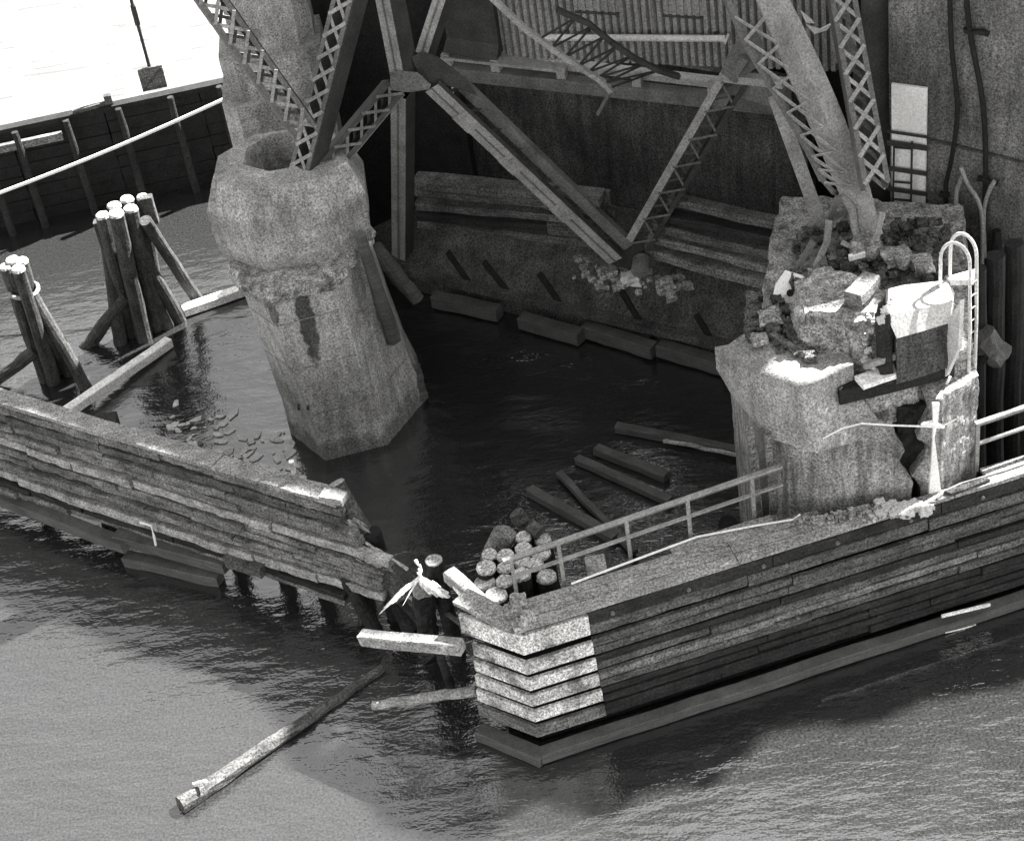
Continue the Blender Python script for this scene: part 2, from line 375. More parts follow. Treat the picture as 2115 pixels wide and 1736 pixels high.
p1 = thing('concrete_pier', (pc.x, pc.y, 0), 'whole octagonal concrete pier with stained shaft and collared head, left of the centre', 'pier')
og = V((pc.x, pc.y, 0))
e1 = at(655, 640, 2.9)-og; e2 = at(612, 560, 4.4)-og
# long dark tear and shorter drips on the front of the shaft
fa = atp(632, 655, (base[1].x, base[1].y), (base[2].x-base[1].x, base[2].y-base[1].y))-og
M['pier1'] = mat('stained_concrete', .60, .25, 1.4, .4, streak=.3, sdir=(.9, .9, .07), rough=.9, bump=.5,
                 ellipses=[((fa.x+.02, fa.y, fa.z+.15), .2, 1.2, 1.35, .2), ((fa.x-.62, fa.y, fa.z+.55), .11, 1.2, .5, .35), ((fa.x+1.25, fa.y, fa.z+.3), .2, 1.2, 1.4, .6), ((0, 0, -.1), 7, 7, .62, .55)])
m = MB(); bl = [V((p.x, p.y, -1.0)) for p in plinth]
m.loft([bl, plinth, lp(base, base, 0, .15), shaft0, colt], du=.11, amp=.007, cap_top=True); m.build('shaft', M['pier1'], p1)
for zz in (1.35, 2.7, 4.0):
    q = lp(shaft0, colt, (zz-shaft0[0].z)/(4.7-shaft0[0].z)); q = [V((v.x, v.y, zz)) for v in q]; mj = MB()
    mj.loft([grow(q, 1.004, zz-.012), grow(q, 1.007, zz+.012)], du=.2, amp=.003, cap_top=False); mj.build('form_joint', M['concrete'], p1)
L0 = [V((p.x, p.y, 4.45)) for p in colt]
# cap: eight-sided plan measured at the rim
oc = [(-5.62, 35.15), (-4.6, 34.3), (-3.08, 34.42), (-2.26, 35.0), (-2.25, 36.2), (-3.1, 37.1), (-4.6, 37.1), (-5.5, 36.3)]
oc = [V((x, y, 0)) for x, y in oc]
capm = grow(oc, 1.0, 6.32); capu = grow(oc, .97, 5.38); capl = grow(oc, .88, 4.95); capt = grow(oc, .84, 7.0)
capm2 = grow(oc, 1.0, 6.22)
pit = grow(oc, .56, 7.0); pit2 = grow(oc, .50, 6.35)
for q in pit+pit2: q += V((.15, .3, 0))
m = MB(); m.loft([grow(colt, 1.0, 4.65), capl, capu, capm2, capm, capt, pit, pit2], du=.09, amp=.006, freq=2.6, cap_top=True)
m.build('pier_head', M['concrete'], p1)
m = MB(); m.loft([grow(colt, 1.01, 4.58), grow(colt, 1.07, 4.7), grow(colt, 1.12, 4.9), grow(colt, 1.1, 5.1)], du=.09, amp=.11, freq=3.2, cap_top=True, cap_bot=True)
m.build('spalled_collar', M['broken'], p1)
m = MB()
for px, py, r in ((520, 385, .16), (560, 360, .2), (590, 345, .17), (545, 375, .12), (575, 380, .12), (530, 360, .1)):
    m.rock(at(px, py, 6.4), r, .5)
m.build('rubble', M['concrete_dark'], p1)
m = MB(); 
for px, py in ((617, 838), (636, 838)):
    q = atp(px, py, (base[1].x, base[1].y), (base[2].x-base[1].x, base[2].y-base[1].y)); m.tube([q+V((0, .05, 0)), q-V((0, .12, 0))], .035, 8)
m.build('bolt', M['steel_dark'], p1)
# pipe and scarred timber on the pier's right flank
m = MB(); m.log(at(738, 478, 5.6)+V((0.05, -.1, 0)), at(812, 700, 2.2), .12, .18, jit=.12); m.build('rubbing_post', M['grey_wale'], p1)
logthing(at(772, 512, 3.4), at(862, 618, 1.9), .2, .17, 'short slate grey log leaning in the dark gap right of the octagonal pier head', M['grey_wale'], name='leaning_log')
logthing(at(852, 752, .9), at(872, 822, 0.1), .18, .15, 'stubby slate grey log standing against the foot of the octagonal pier', M['grey_wale'], name='stub_log')

# rear stepped pier
rp = aty(560, 240, 40.0)
p3 = thing('rear_pier', (rp.x, rp.y, 0), 'tall light grey concrete pier rising behind the octagonal pier head', 'pier')
def quad(x0, x1, yy, Yf, Yb, z):
    a = aty(x0, yy, Yf); b = aty(x1, yy, Yf); c = .35
    return [V((a.x, Yf+c, z)), V((a.x+c, Yf, z)), V((b.x-c, Yf, z)), V((b.x, Yf+c, z)), V((b.x, Yb, z)), V((a.x, Yb, z))]
z1_ = aty(478, 226, 39.6).z; z2_ = aty(452, 124, 40.2).z
q0 = quad(462, 690, 245, 39.6, 41.8, 0); m = MB(); m.loft([q0, [V((p.x, p.y, z1_)) for p in q0]], du=.3, amp=.003); m.build('base_block', M['concrete'], p3)
q0 = quad(473, 690, 210, 39.9, 41.7, z1_); m = MB(); m.loft([q0, [V((p.x-.05, p.y, z2_)) for p in q0]], du=.3, amp=.003); m.build('middle_block', M['concrete'], p3)
q0 = quad(478, 656, 110, 40.3, 41.6, z2_); m = MB(); m.loft([q0, [V((p.x, p.y, 16)) for p in q0]], du=.4, amp=.002); m.build('upper_shaft', M['concrete'], p3)

# ================================================================== CROSS WALL between the piers
B0 = V((-1.5, 40.1, 0)); B1 = V((4.88, 35.43, 0)); dW = (B1-B0).normalized(); nW = V((-dW.y, dW.x, 0))  # nW points away from camera
WLN = B0-dW*3.0
cw = thing('cross_wall', (1.5, 38.0, 0), 'long dark concrete wall with sloping apron joining the two piers', 'wall')
m = MB()
def strip(mb, offs, s0, s1, rough=.03, du=.35):   # offs: list of (offset back, z) profile swept along the wall
    n = int((s1-s0)/du); vs = []; fs = []
    for i in range(n+1):
        s = s0+(s1-s0)*i/n; 
        for (o, z) in offs:
            p = WLN+dW*s+nW*o+Z*z; k = noise.noise(p*1.7)*rough; vs.append(p+nW*k+Z*k*.7)
    k = len(offs)
    for i in range(n):
        for j in range(k-1): fs.append((i*k+j, i*k+j+1, (i+1)*k+j+1, (i+1)*k+j))
    mb.add(vs, fs); return mb
prof = [(.05, -1), (.05, .5), (-.12, .5), (-.12, .68), (.12, .70)]
N = 8
for k in range(1, N+1): prof.append((.12+.95*k/N, .7+1.35*k/N))
prof += [(1.15, 2.1), (1.6, 2.12), (2.3, 2.15)]
strip(m, prof, 0, 13.6, .014, .12); M['apron'] = mat('apron_concrete', .13, .5, 1.6, .5, streak=.2, bump=.8, dark=.3)
m.build('apron', M['apron'], cw)
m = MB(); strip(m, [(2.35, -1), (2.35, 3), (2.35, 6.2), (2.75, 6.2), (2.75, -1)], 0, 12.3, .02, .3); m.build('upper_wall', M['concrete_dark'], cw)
# loose wales lying in front of the foot
for x0, y0, x1, y1 in ((897, 612, 1032, 640), (1078, 655, 1200, 690), (1208, 672, 1352, 718), (1362, 712, 1500, 752)):
    beamthing(at(x0, y0+6, .22), at(x1, y1+6, .22), .34, .34, {897: 'first slate grey foot timber from the left along the cross wall, pointed end', 1078: 'second slate grey foot timber from the left along the cross wall', 1208: 'third slate grey foot timber from the left, long and bright, along the cross wall', 1362: 'slate grey foot timber of the cross wall nearest the broken pier'}[x0], M['grey_wale'], 'foot_timber', group='foot timbers along the cross wall', jit=.008)
# thin dark strips slanting down the apron
sp = [(985, 520, 1050, 600), (1115, 572, 1172, 652), (1285, 607, 1345, 715), (1440, 655, 1482, 722), (1050, 660, 1080, 690), (1190, 668, 1230, 725)]
pn_ = dW.cross(nW*.95+Z*1.35).normalized(); po_ = WLN+nW*.12+Z*.7
if pn_.z < 0: pn_ = -pn_
def onap(px, py, lift=.02):
    d = ray(px, py); o = Vector((0, 0, CAM_Z)); return o+d*((po_-o).dot(pn_)/d.dot(pn_))+pn_*lift
for k, (x0, y0, x1, y1) in enumerate([(925, 520, 975, 592), (1000, 540, 1055, 610), (1115, 565, 1172, 648), (1285, 602, 1342, 698), (1438, 650, 1478, 715), (1560, 665, 1590, 730)]):
    MB().beam(onap(x0, y0), onap(x1, y1), .15, .05, up=pn_, ch=.012, jit=.006, seg=5).build('slanted_strip', M['pile_black'], cw)
# stepped timbers stacked behind the apron
bn = 0
def wallbeam(x0, y0, x1, y1, z, w_, h_, mt, label):
    global bn
    a = at(x0, y0, z); b = at(x1, y1, z); beamthing(a, b, w_, h_, label, mt, 'wale_timber', 'timber', group='wale timbers stacked on the cross wall', jit=.02)
wb = [(858, 372, 1245, 408, 4.2, .5, .22, 'timber_mid', 'topmost of the wale timbers left of the truss foot'),
      (860, 392, 1230, 425, 3.9, .3, .2, 'timber_mid', 'second wale timber from the top, left of the truss foot'),
      (862, 418, 1255, 455, 3.5, .3, .2, 'timber_mid', 'third wale timber from the top, left of the truss foot'),
      (864, 440, 1262, 478, 3.1, .3, .2, 'timber_dark', 'dark fourth wale timber from the top, left of the truss foot'),
      (866, 458, 1240, 500, 2.7, .3, .2, 'timber_mid', 'lowest wale timber left of the truss foot'),
      (1385, 412, 1690, 478, 4.2, .3, .2, 'timber_mid', 'highest wale timber right of the truss foot'),
      (1370, 440, 1680, 508, 3.8, .34, .2, 'timber_dark', 'dark wale timber second from the top, right of the truss foot'),
      (1358, 462, 1668, 540, 3.4, .34, .22, 'timber_mid', 'third wale timber from the top, right of the truss foot'),
      (1348, 486, 1652, 565, 3.0, .34, .2, 'timber', 'pale wale timber, fourth from the top, right of the truss foot'),
      (1338, 512, 1640, 592, 2.6, .5, .24, 'timber', 'lowest wide wale timber right of the truss foot')]
for q in wb: wallbeam(q[0], q[1], q[2], q[3], q[4], q[5], q[6], M[q[7]], q[8])
MB_ = MB(); a = at(1120, 395, 4.0); b = at(1262, 408, 4.0)
for k in range(3): MB_.beam(a+V((0, -.1*k, -.42*k)), b+V((.05*k, -.1*k, -.42*k)), .12, .34, jit=.01, seg=3)
tag(MB_.build('plank_shutter', M['timber_mid']), 'short panel of three grey planks behind the long truss diagonal', 'panel')
# rubble at the truss bearing
m = MB()
for i in range(60):
    t = random.random(); px = 1185+t*240; py = 548+t*48+random.gauss(0, 14); m.rock(at(px, py, 2.15+random.uniform(0, .15)), random.uniform(.035, .11), .6)
tag(m.build('bearing_rubble', M['broken']), 'heap of broken concrete around the truss foot on the cross wall', 'rubble', kind='stuff')
for (px, py, r, lb) in ((1302, 576, .2, 'pale broken concrete lump directly under the truss foot'), (1255, 562, .22, 'grey broken concrete lump left of the truss foot'), (1375, 590, .2, 'broken concrete lump right of the truss foot')):
    m = MB(); m.rock(at(px, py, 2.3), r, .6); tag(m.build('concrete_chunk', M['pale'] if px == 1302 else M['broken']), lb, 'rubble', 'loose concrete chunks')

# ================================================================== MACHINERY HOUSE
HP = aty(1055, 112, 39.2); HQ = aty(1500, 165, 37.2); dH = V((HQ.x-HP.x, HQ.y-HP.y, 0)).normalized(); nH = V((-dH.y, dH.x, 0))
hz = HP.z
mh = thing('machinery_house', (HP.x, HP.y, hz), 'machinery house with ribbed metal siding under the bridge, top centre', 'shed')
m = MB(); pit_ = .17; L = 9.0; n = int(L/pit_*4); vs = []; fs = []
for i in range(n+1):
    s = i*pit_/4; o = (0, .1, .1, .1)[i % 4]
    p = V((HP.x, HP.y, 0))+dH*(s-.25)-nH*o; vs += [p+Z*(hz-.05), p+Z*(hz+6.5)]
fs = [(2*i, 2*i+2, 2*i+3, 2*i+1) for i in range(n)]
m.add(vs, fs); pp = V((HP.x, HP.y, 0))-dH*.25
m.add([pp+Z*(hz-.05), pp+Z*(hz+7), pp+nH*4+Z*(hz+7), pp+nH*4+Z*(hz-.05)], [(0, 1, 2, 3)])
m.build('siding', M['siding'], mh)
def hpt(px, py): return atp(px, py, (HP.x, HP.y), (dH.x, dH.y))
for (x0, y0, x1, y1) in ((1190, -40, 1282, 20), (1372, -40, 1455, 28)):
    a = hpt(x0, y1); b = hpt(x1, y1+5); f = MB()
    for (p, q) in ((a, b), (a, a+Z*1.2), (b, b+Z*1.2)): f.beam(p-nH*.08, q-nH*.08, .06, .06)
    fo = f.build('window_frame', M['steel_dark'], mh); MB().plate([a-nH*.03*2, b-nH*.06, b+Z*1.2-nH*.06, a+Z*1.2-nH*.06], .02).build('shutter', M['siding'], fo)
a = hpt(1040, 112); b = hpt(1620, 182)
m = MB(); m.beam(a-nH*.05+Z*-.05, b-nH*.05-Z*.02, .3, .14); m.build('sill', M['steel'], mh)
a2 = hpt(1135, 64); b2 = hpt(1505, 66)
pr = thing('steam_pipe', a2-nH*.35, 'pale horizontal pipe running across the ribbed siding', 'pipe')
MB().tube([a2-nH*.3, b2-nH*.3], .075, 10).build('pipe_run', M['pale'], pr)
MB().tube([b2-nH*.3, b2-nH*.3+dH*.05-Z*.02], .12, 10).build('flange', M['pale'], pr)
for px in (1200, 1345, 1480):
    q = hpt(px, 66)-nH*.3; MB().beam(q+Z*.02, q+nH*.28+Z*.05, .05, .05).build('bracket', M['steel_dark'], pr)
# conduit
m = MB(); m.tube([hpt(1345, -5)-nH*.12, hpt(1352, 80)-nH*.12], .018, 6); tag(m.build('thin_conduit', M['steel']), 'thin vertical conduit crossing the pale pipe on the ribbed siding', 'conduit')
a = aty(650, 100, 42.0); b = aty(940, 100, 41.0)
a2 = aty(1500, 170, 38.6); b2 = aty(1850, 170, 38.2)
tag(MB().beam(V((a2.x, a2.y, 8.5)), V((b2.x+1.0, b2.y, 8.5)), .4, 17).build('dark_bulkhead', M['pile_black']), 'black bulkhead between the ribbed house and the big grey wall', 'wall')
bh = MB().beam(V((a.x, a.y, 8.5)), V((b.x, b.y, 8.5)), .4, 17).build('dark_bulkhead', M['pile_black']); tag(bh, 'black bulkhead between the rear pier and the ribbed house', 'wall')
# pedestal left
pd0 = atp(925, 95, (HP.x, HP.y), (dH.x, dH.y))-nH*.05; 
m = MB(); w0 = hpt(935, 85); w1 = hpt(1042, 100)
m.loft([[w0-dH*.05-nH*.55, w1-nH*.55, w1+nH*1, w0+nH*1-dH*.05], [w0+Z*.25-nH*.3, w1+Z*.25-nH*.3, w1+nH*1+Z*.25, w0+nH*1+Z*.25], [w0+Z*2.9-nH*.3, w1+Z*2.9-nH*.3, w1+nH*1+Z*2.9, w0+nH*1+Z*2.9]], du=.3, amp=.005)
tag(m.build('pedestal_block', M['steel_dark']), 'plain dark block standing at the left end of the ribbed house', 'block')
# floor beam G with slots
gb = thing('floor_beam', hpt(900, 130)-nH*.3, 'long horizontal floor girder with open slots below the ribbed house', 'girder')
A = hpt(872, 124)-nH*.35; Bq = hpt(1640, 205)-nH*.35
MB().beam(A, Bq, .3, .3).build('lower_flange', M['steel_mid'], gb)
A2 = hpt(925, 99)-nH*.35; B2 = hpt(1480, 160)-nH*.35
MB().beam(A2, hpt(1165, 125)-nH*.35, .3, .07).build('upper_flange', M['steel'], gb)
for px, py in ((934, 108), (1035, 118), (1170, 134), (1325, 150), (1480, 166)):
    q = hpt(px, py)-nH*.35; MB().box(q-Z*.0, dH*.1, nH*.1, Z*.17).build('post', M['steel'], gb)
for px, py in ((968, 150), (945, 165)):
    q = hpt(px, py)-nH*.4; MB().tube([q+Z*.25, q+V((.03, 0, .05)), q-Z*.12+V((.0, 0, 0)), q+V((-.05, 0, -.2))], .03, 6).build('hook', M['pale'], gb)

# ================================================================== STEEL TRUSS
tr = thing('steel_truss', (0, 36, 2), 'big riveted steel truss of laced columns and diagonals standing on the piers', 'truss')
dU = V((.8, -.6, 0))
def laced(p0, p1, w_, d_, u=dU, name='laced_column', faces=(-1, 1), bars=None, mt='steel', mt2='steel_mid', barw=.06, webs=True, single=False, parent=None):
    p0 = V(p0); p1 = V(p1); ax = (p1-p0); Ln = ax.length; ax.normalize()
    u_ = (u-ax*u.dot(ax)).normalized(); v_ = ax.cross(u_).normalized()
    if v_.y < 0: v_ = -v_                 # v away from camera
    m = MB()
    for s in (-1, 1):
        c0 = p0+u_*s*w_/2; c1 = p1+u_*s*w_/2
        m.beam(c0, c1, .025, d_, up=v_)
        for t in (-1, 1): m.beam(c0+v_*t*d_/2-u_*s*.04, c1+v_*t*d_/2-u_*s*.04, .1, .02, up=v_)
    col = m.build(name, M[mt2], parent or tr)
    nb = bars or max(2, int(Ln/(w_*1.05)))
    for f in faces:
        lm = MB(); o = v_*f*(d_/2+.018)
        for i in range(nb):
            a = p0+ax*(Ln*i/nb)+o; b = p0+ax*(Ln*(i+1)/nb)+o
            if not single or i % 2 == 0: lm.beam(a-u_*w_*.47, b+u_*w_*.47, barw, .014, up=v_)
            if not single or i % 2 == 1: lm.beam(a+u_*w_*.47+v_*.016, b-u_*w_*.47+v_*.016, barw, .014, up=v_)
        lm.build('lacing', M[mt], col)
    return col, u_, v_
def side_plate(p0, p1, u_, v_, w_, d_, s, parent, mt, off=.03):
    MB().beam(V(p0)+u_*s*(w_/2+off), V(p1)+u_*s*(w_/2+off), .02, d_*.98, up=v_).build('web_plate', M[mt], parent)
def rivets(p0, p1, parent, mt='steel', r=.018, step=.18):
    m = MB(); p0 = V(p0); p1 = V(p1); n = int((p1-p0).length/step)
    for i in range(n): m.box(p0.lerp(p1, (i+.5)/n), V((r, 0, 0)), V((0, r, 0)), V((0, 0, r)))
    return m.build('rivet_row', M[mt], parent)
# column A on the octagonal pier
f1 = at(622, 388, 6.45); tA = aty(737, -60, 35.6)
c, u_, v_ = laced(f1, tA, .46, .5, mt='steel', barw=.075); side_plate(f1, tA, u_, v_, .46, .5, 1, c, 'steel_dark')
MB().beam(f1-u_*.0-v_*.28, f1+(tA-f1).normalized()*.55-v_*.28, .44, .02, up=v_).build('batten_plate', M['steel'], c)
# member B coming in from upper left
b0 = at(622, 262, 8.2); b1 = aty(392, -60, 34.3)
c, u_, v_ = laced(b0, b1, .48, .62, u=V((.72, .25, -.6)), mt='steel', barw=.07); side_plate(b0, b1, u_, v_, .48, .6, 1, c, 'steel_dark')
# brace E pier to node
n1 = aty(848, 165, 36.6); e0 = at(668, 352, 6.75)
c, u_, v_ = laced(e0, aty(812, 180, 36.5), .42, .5, u=V((.5, -.2, -.75)), mt='steel_mid', mt2='steel_dark', barw=.06, name='laced_brace'); side_plate(e0, aty(812, 180, 36.5), u_, v_, .42, .5, 1, c, 'steel_mid')
# column C going up
t1 = aty(795, -60, 36.4)
def channel_member(p0, p1, w_, d_, name, u=dU, mt='steel', mt2='steel_dark', gap=.35):
    p0 = V(p0); p1 = V(p1); ax = (p1-p0).normalized(); u_ = (u-ax*u.dot(ax)).normalized(); v_ = ax.cross(u_).normalized()
    if v_.y < 0: v_ = -v_
    m = MB(); m.beam(p0-v_*d_*.5, p1-v_*d_*.5, w_, .02, up=v_)
    col = m.build(name, M[mt], tr)
    m = MB()
    for s in (-1, 1): m.beam(p0+u_*s*w_*.5, p1+u_*s*w_*.5, .02, d_, up=v_)
    m.beam(p0+v_*d_*.5, p1+v_*d_*.5, w_, .02, up=v_); m.build('web', M[mt2], col)
    m = MB(); m.beam(p0-v_*(d_*.5+.02), p1-v_*(d_*.5+.02), .035, .02, up=v_); m.build('seam', M['steel_mid'], col)
    return col, u_, v_
channel_member(n1+V((-.1, 0, 0)), t1, .36, .5, 'chord')
channel_member(aty(878, 112, 37.2), aty(935, -60, 37.5), .3, .3, 'hanger')
# gusset N1
nv = V((-.35, -.93, 0)); 
def gus(pts, Y, th=.03, mt='steel_mid', name='gusset_plate', tilt=0):
    return MB().plate([aty(x, y, Y+tilt*(x-pts[0][0])) for x, y in pts], th).build(name, M[mt], tr)
gus([(806, 150), (826, 146), (862, 150), (890, 174), (886, 184), (846, 190), (806, 186)], 36.25, mt='steel_mid')
gus([(850, 118), (872, 106), (905, 118), (960, 160), (985, 196), (930, 178), (890, 170), (862, 148)], 36.5, mt='steel_dark')
# hanger D down to the wall
dd = at(832, 520, 2.2)
channel_member(aty(832, 186, 36.45), dd, .36, .4, 'hanger')
# diagonal F
nf = at(1272, 535, 2.75)
c, u_, v_ = channel_member(aty(893, 178, 36.4), nf, .38, .12, 'diagonal', u=V((.55, -.3, .6)))
d0 = aty(930, 150, 36.9); d1_ = at(1298, 505, 3.0)
MB().beam(d0, d1_, .24, .24).build('diagonal', M['steel_mid'], tr)
for k in range(9):
    t = (k+.5)/9; a = aty(893, 178, 36.4).lerp(nf, t); b = d0.lerp(d1_, t+.02); MB().beam(a+V((0, .12, 0)), b, .1, .03).build('batten', M['steel_dark'], tr)
for t in (.18, .42, .7):
    a = aty(893, 178, 36.4).lerp(nf, t); ax = (nf-aty(893, 178, 36.4)).normalized(); MB().beam(a-ax*.25-v_*.09, a+ax*.25-v_*.09, .38, .03, up=v_).build('splice_plate', M['steel'], tr)
# diagonal H laced
h0 = at(1322, 500, 3.0); h1 = aty(1532, 138, 34.6)
c, u_, v_ = laced(h0, h1, .5, .32, u=V((.8, -.2, -.5)), mt='steel_mid', mt2='steel_dark', barw=.05, bars=13, single=True, name='laced_diagonal')
MB().beam(h0-u_*.27-v_*.16, h1-u_*.27-v_*.16, .17, .03, up=v_).build('flange_plate', M['steel'], c)
# foot shoe N2
gus([(1232, 500), (1262, 492), (1330, 498), (1335, 548), (1300, 556), (1262, 545)], 36.35, mt='steel_dark', name='shoe_plate')
q = aty(1326, 537, 36.2); MB().tube([q, q+V((-.1, -.35, -.05))], .21, 18).build('pin', M['steel_mid'], tr)
# node N3 near (1530,130) + cross piece
gus([(1488, 150), (1512, 96), (1560, 60), (1580, 95), (1560, 140), (1520, 172)], 34.3, mt='steel_mid')
MB().beam(aty(1500, 158, 34.6), aty(1620, 172, 33.7), .22, .16).build('strut', M['steel'], tr)
MB().beam(aty(1500, 162, 35.1), aty(1625, 200, 34.2), .4, .42).build('strut', M['steel_mid'], tr)
MB().beam(aty(1540, 120, 34.2), aty(1512, 165, 34.4), .1, .16).build('strut', M['steel_mid'], tr)
# big column I
i0 = at(1808, 478, 6.0); i1 = aty(1592, -60, 33.2)
def seg3(a, b, n=8): return [V(a).lerp(V(b), k/n) for k in range(n+1)]
IP = []
for k in range(13):
    t = k/12; q0, q1, q2 = (1566, -60), (1700, 215), (1802, 490); IP.append(aty(q0[0]*(1-t)**2+2*q1[0]*t*(1-t)+q2[0]*t*t, q0[1]*(1-t)**2+2*q1[1]*t*(1-t)+q2[1]*t*t, 33.7-2.9*t))
m = MB(); m.tube(IP, [.29+.09*math.sin(math.pi*min(1, k/12*1.0))-.04*(k > 10) for k in range(13)], 6); big = m.build('tubular_column', M['steel'], tr)
# laced wing left of column I
lc0 = at(1708, 372, 7.0); 
Lpts = [aty(1497, -10, 33.2), aty(1544, 94, 32.6), aty(1611, 208, 32.0), aty(1671, 312, 31.4), aty(1700, 372, 31.1)]
Rpts = [aty(1548, -30, 33.2), aty(1612, 95, 32.6), aty(1680, 225, 31.9), aty(1738, 335, 31.4), aty(1765, 392, 31.1)]
m = MB()
for a, b in zip(Lpts[:-1], Lpts[1:]): m.beam(a, b, .12, .1)
wing = m.build('wing_chord', M['steel_mid'], tr)
m = MB(); NB = 8
def alongp(P_, t):
    t = t*(len(P_)-1); i = min(int(t), len(P_)-2); return P_[i].lerp(P_[i+1], t-i)
for k in range(NB):
    a = alongp(Lpts, .1+.9*k/NB); a2_ = alongp(Lpts, .1+.9*(k+1)/NB); b = alongp(Rpts, .1+.9*k/NB); b2_ = alongp(Rpts, .1+.9*(k+1)/NB)
    m.beam(a-V((0, .08, 0)), b2_-V((0, .3, 0)), .075, .02, up=(0, 1, 0.6)); m.beam(a2_-V((0, .1, 0)), b-V((0, .32, 0)), .075, .02, up=(0, 1, .6))
m.build('lacing', M['steel'], wing)
MB().beam(aty(1600, 200, 32.3), at(1697, 468, 5.7), .26, .16, up=(0, 1, 0)).build('strut', M['steel'], tr)
# laced column J
j0 = at(1808, 385, 7.2); j1 = aty(1728, -60, 34.0)
c, u_, v_ = laced(j0, j1, .5, .35, u=V((1, .0, 0)), mt='steel', mt2='steel_mid', barw=.08)
ax = (j1-j0).normalized(); q = aty(1747, 95, 33.2); MB().beam(q-ax*.33, q+ax*.33, .52, .03, up=v_).build('batten_plate', M['steel'], c)
# mangled foot
ft = [[(1700, 372, 7.0), (1722, 398, 6.8), (1745, 388, 6.7), (1772, 432, 6.3), (1785, 470, 6.05)],
      [(1735, 400, 6.8), (1760, 430, 6.6), (1765, 472, 6.2), (1775, 500, 6.0)],
      [(1692, 470, 6.1), (1720, 450, 6.3), (1760, 430, 6.5)], [(1712, 455, 6.4), (1708, 500, 6.1), (1680, 560, 5.9), (1652, 610, 5.7)],
      [(1680, 498, 6.2), (1655, 540, 6.0), (1635, 585, 5.9)], [(1738, 500, 6.1), (1772, 516, 6.0)], [(1706, 462, 6.2), (1725, 425, 6.7), (1732, 405, 6.9)],
      [(1785, 520, 6.0), (1810, 490, 6.2), (1822, 440, 6.6)]]
for k, q in enumerate(ft):
    m = MB(); P_ = [at(*p) for p in q]
    for a, b in zip(P_[:-1], P_[1:]): m.beam(a, b+(b-a)*.05, .13 if k not in (0, 5) else .09, .05, up=V((.3, -1, .2)))
    m.build('bent_bar', M['steel' if k % 2 else 'steel_mid'], tr)
MB().plate([at(x, y, 5.95) for x, y in ((1662, 520), (1700, 508), (1712, 560), (1668, 596), (1640, 580))], .06).build('base_plate', M['steel_mid'], tr)
m = MB(); P_ = [at(1598, 620, 5.7), at(1604, 590, 5.8), at(1625, 560, 6.0), at(1661, 571, 6.0), at(1660, 599, 5.8), at(1639, 625, 5.6)]
m.plate(P_, .08); tag(m.build('torn_plate', M['white']), 'pale torn steel plate with a round hole, left edge of the broken pier head', 'plate')
q = at(1632, 605, 5.78); 
m = MB(); m.tube([q-ray(1632, 605).normalized()*.03, q-ray(1632, 605).normalized()*.12], .07, 14); tag(m.build('hole_disc', M['pile_black']), 'small black disc painted in for the dark hole of the pale torn plate', 'disc')  # dark of the hole painted as a black disc on the plate
# bright scraps high up behind the big column
for k, pts in enumerate(([(1660, 20), (1670, 28), (1685, 40), (1690, 48), (1672, 46)], [(1672, 50), (1702, 60), (1722, 50), (1728, 44), (1716, 62), (1690, 70)])):
    m = MB(); m.plate([aty(x-8, y, 35.5) for x, y in pts], .04); tag(m.build('torn_sheet', M['white']), ('upper', 'lower')[k]+' of two white torn sheets caught behind the big round column', 'sheet', 'torn white sheets behind the round column')

# upper arch truss in front of the siding
ua = thing('arched_brace', aty(1262, 190, 36.0), 'slender arched lattice brace crossing in front of the ribbed siding', 'brace')
AP = [(1000, -20), (1040, 18), (1085, 60), (1140, 100), (1200, 140), (1240, 165), (1263, 188)]
Y0 = 36.6
m = MB(); P_ = [aty(x, y, Y0-.05*k) for k, (x, y) in enumerate(AP)]
for a, b in zip(P_[:-1], P_[1:]): m.beam(a, b+(b-a)*.03, .16, .1)
m.build('lower_chord', M['steel'], ua)
AQ = [(1150, 20), (1215, 48), (1260, 85), (1310, 120), (1360, 145), (1402, 158)]
m = MB(); Q_ = [aty(x, y, 36.9) for x, y in AQ]
for a, b in zip(Q_[:-1], Q_[1:]): m.beam(a, b+(b-a)*.03, .16, .1)
m.build('upper_chord', M['steel_dark'], ua)
m = MB()
for k in range(7):
    a = alongp(P_, .42+.54*k/7); b = alongp(Q_, .12+.8*k/7); a3 = alongp(P_, .42+.54*(k+1)/7); m.beam(a, b, .045, .03); m.beam(b, a3, .045, .03)
m.build('lattice', M['steel_dark'], ua)
MB().beam(aty(1262, 188, 36.3), aty(1235, 236, 36.6), .07, .07).build('tail_strut', M['steel_mid'], ua)
# tall plain dark box right of the columns
def vcol(x0, x1, yb, z0, z1, Y, dpt, name, mt, label, cat):
    a = aty(x0, yb, Y); b = aty(x1, yb, Y); m = MB(); m.loft([[V((a.x, Y, z0)), V((b.x, Y, z0)), V((b.x, Y+dpt, z0)), V((a.x, Y+dpt, z0))], [V((a.x, Y, z1)), V((b.x, Y, z1)), V((b.x, Y+dpt, z1)), V((a.x, Y+dpt, z1))]], du=.5, amp=.005)
    return tag(m.build(name, mt), label, cat)
vcol(1786, 1838, 440, 5, 13.5, 33.4, .8, 'dark_upright', M['steel_dark'], 'black upright box between the round column and the big grey wall', 'column')

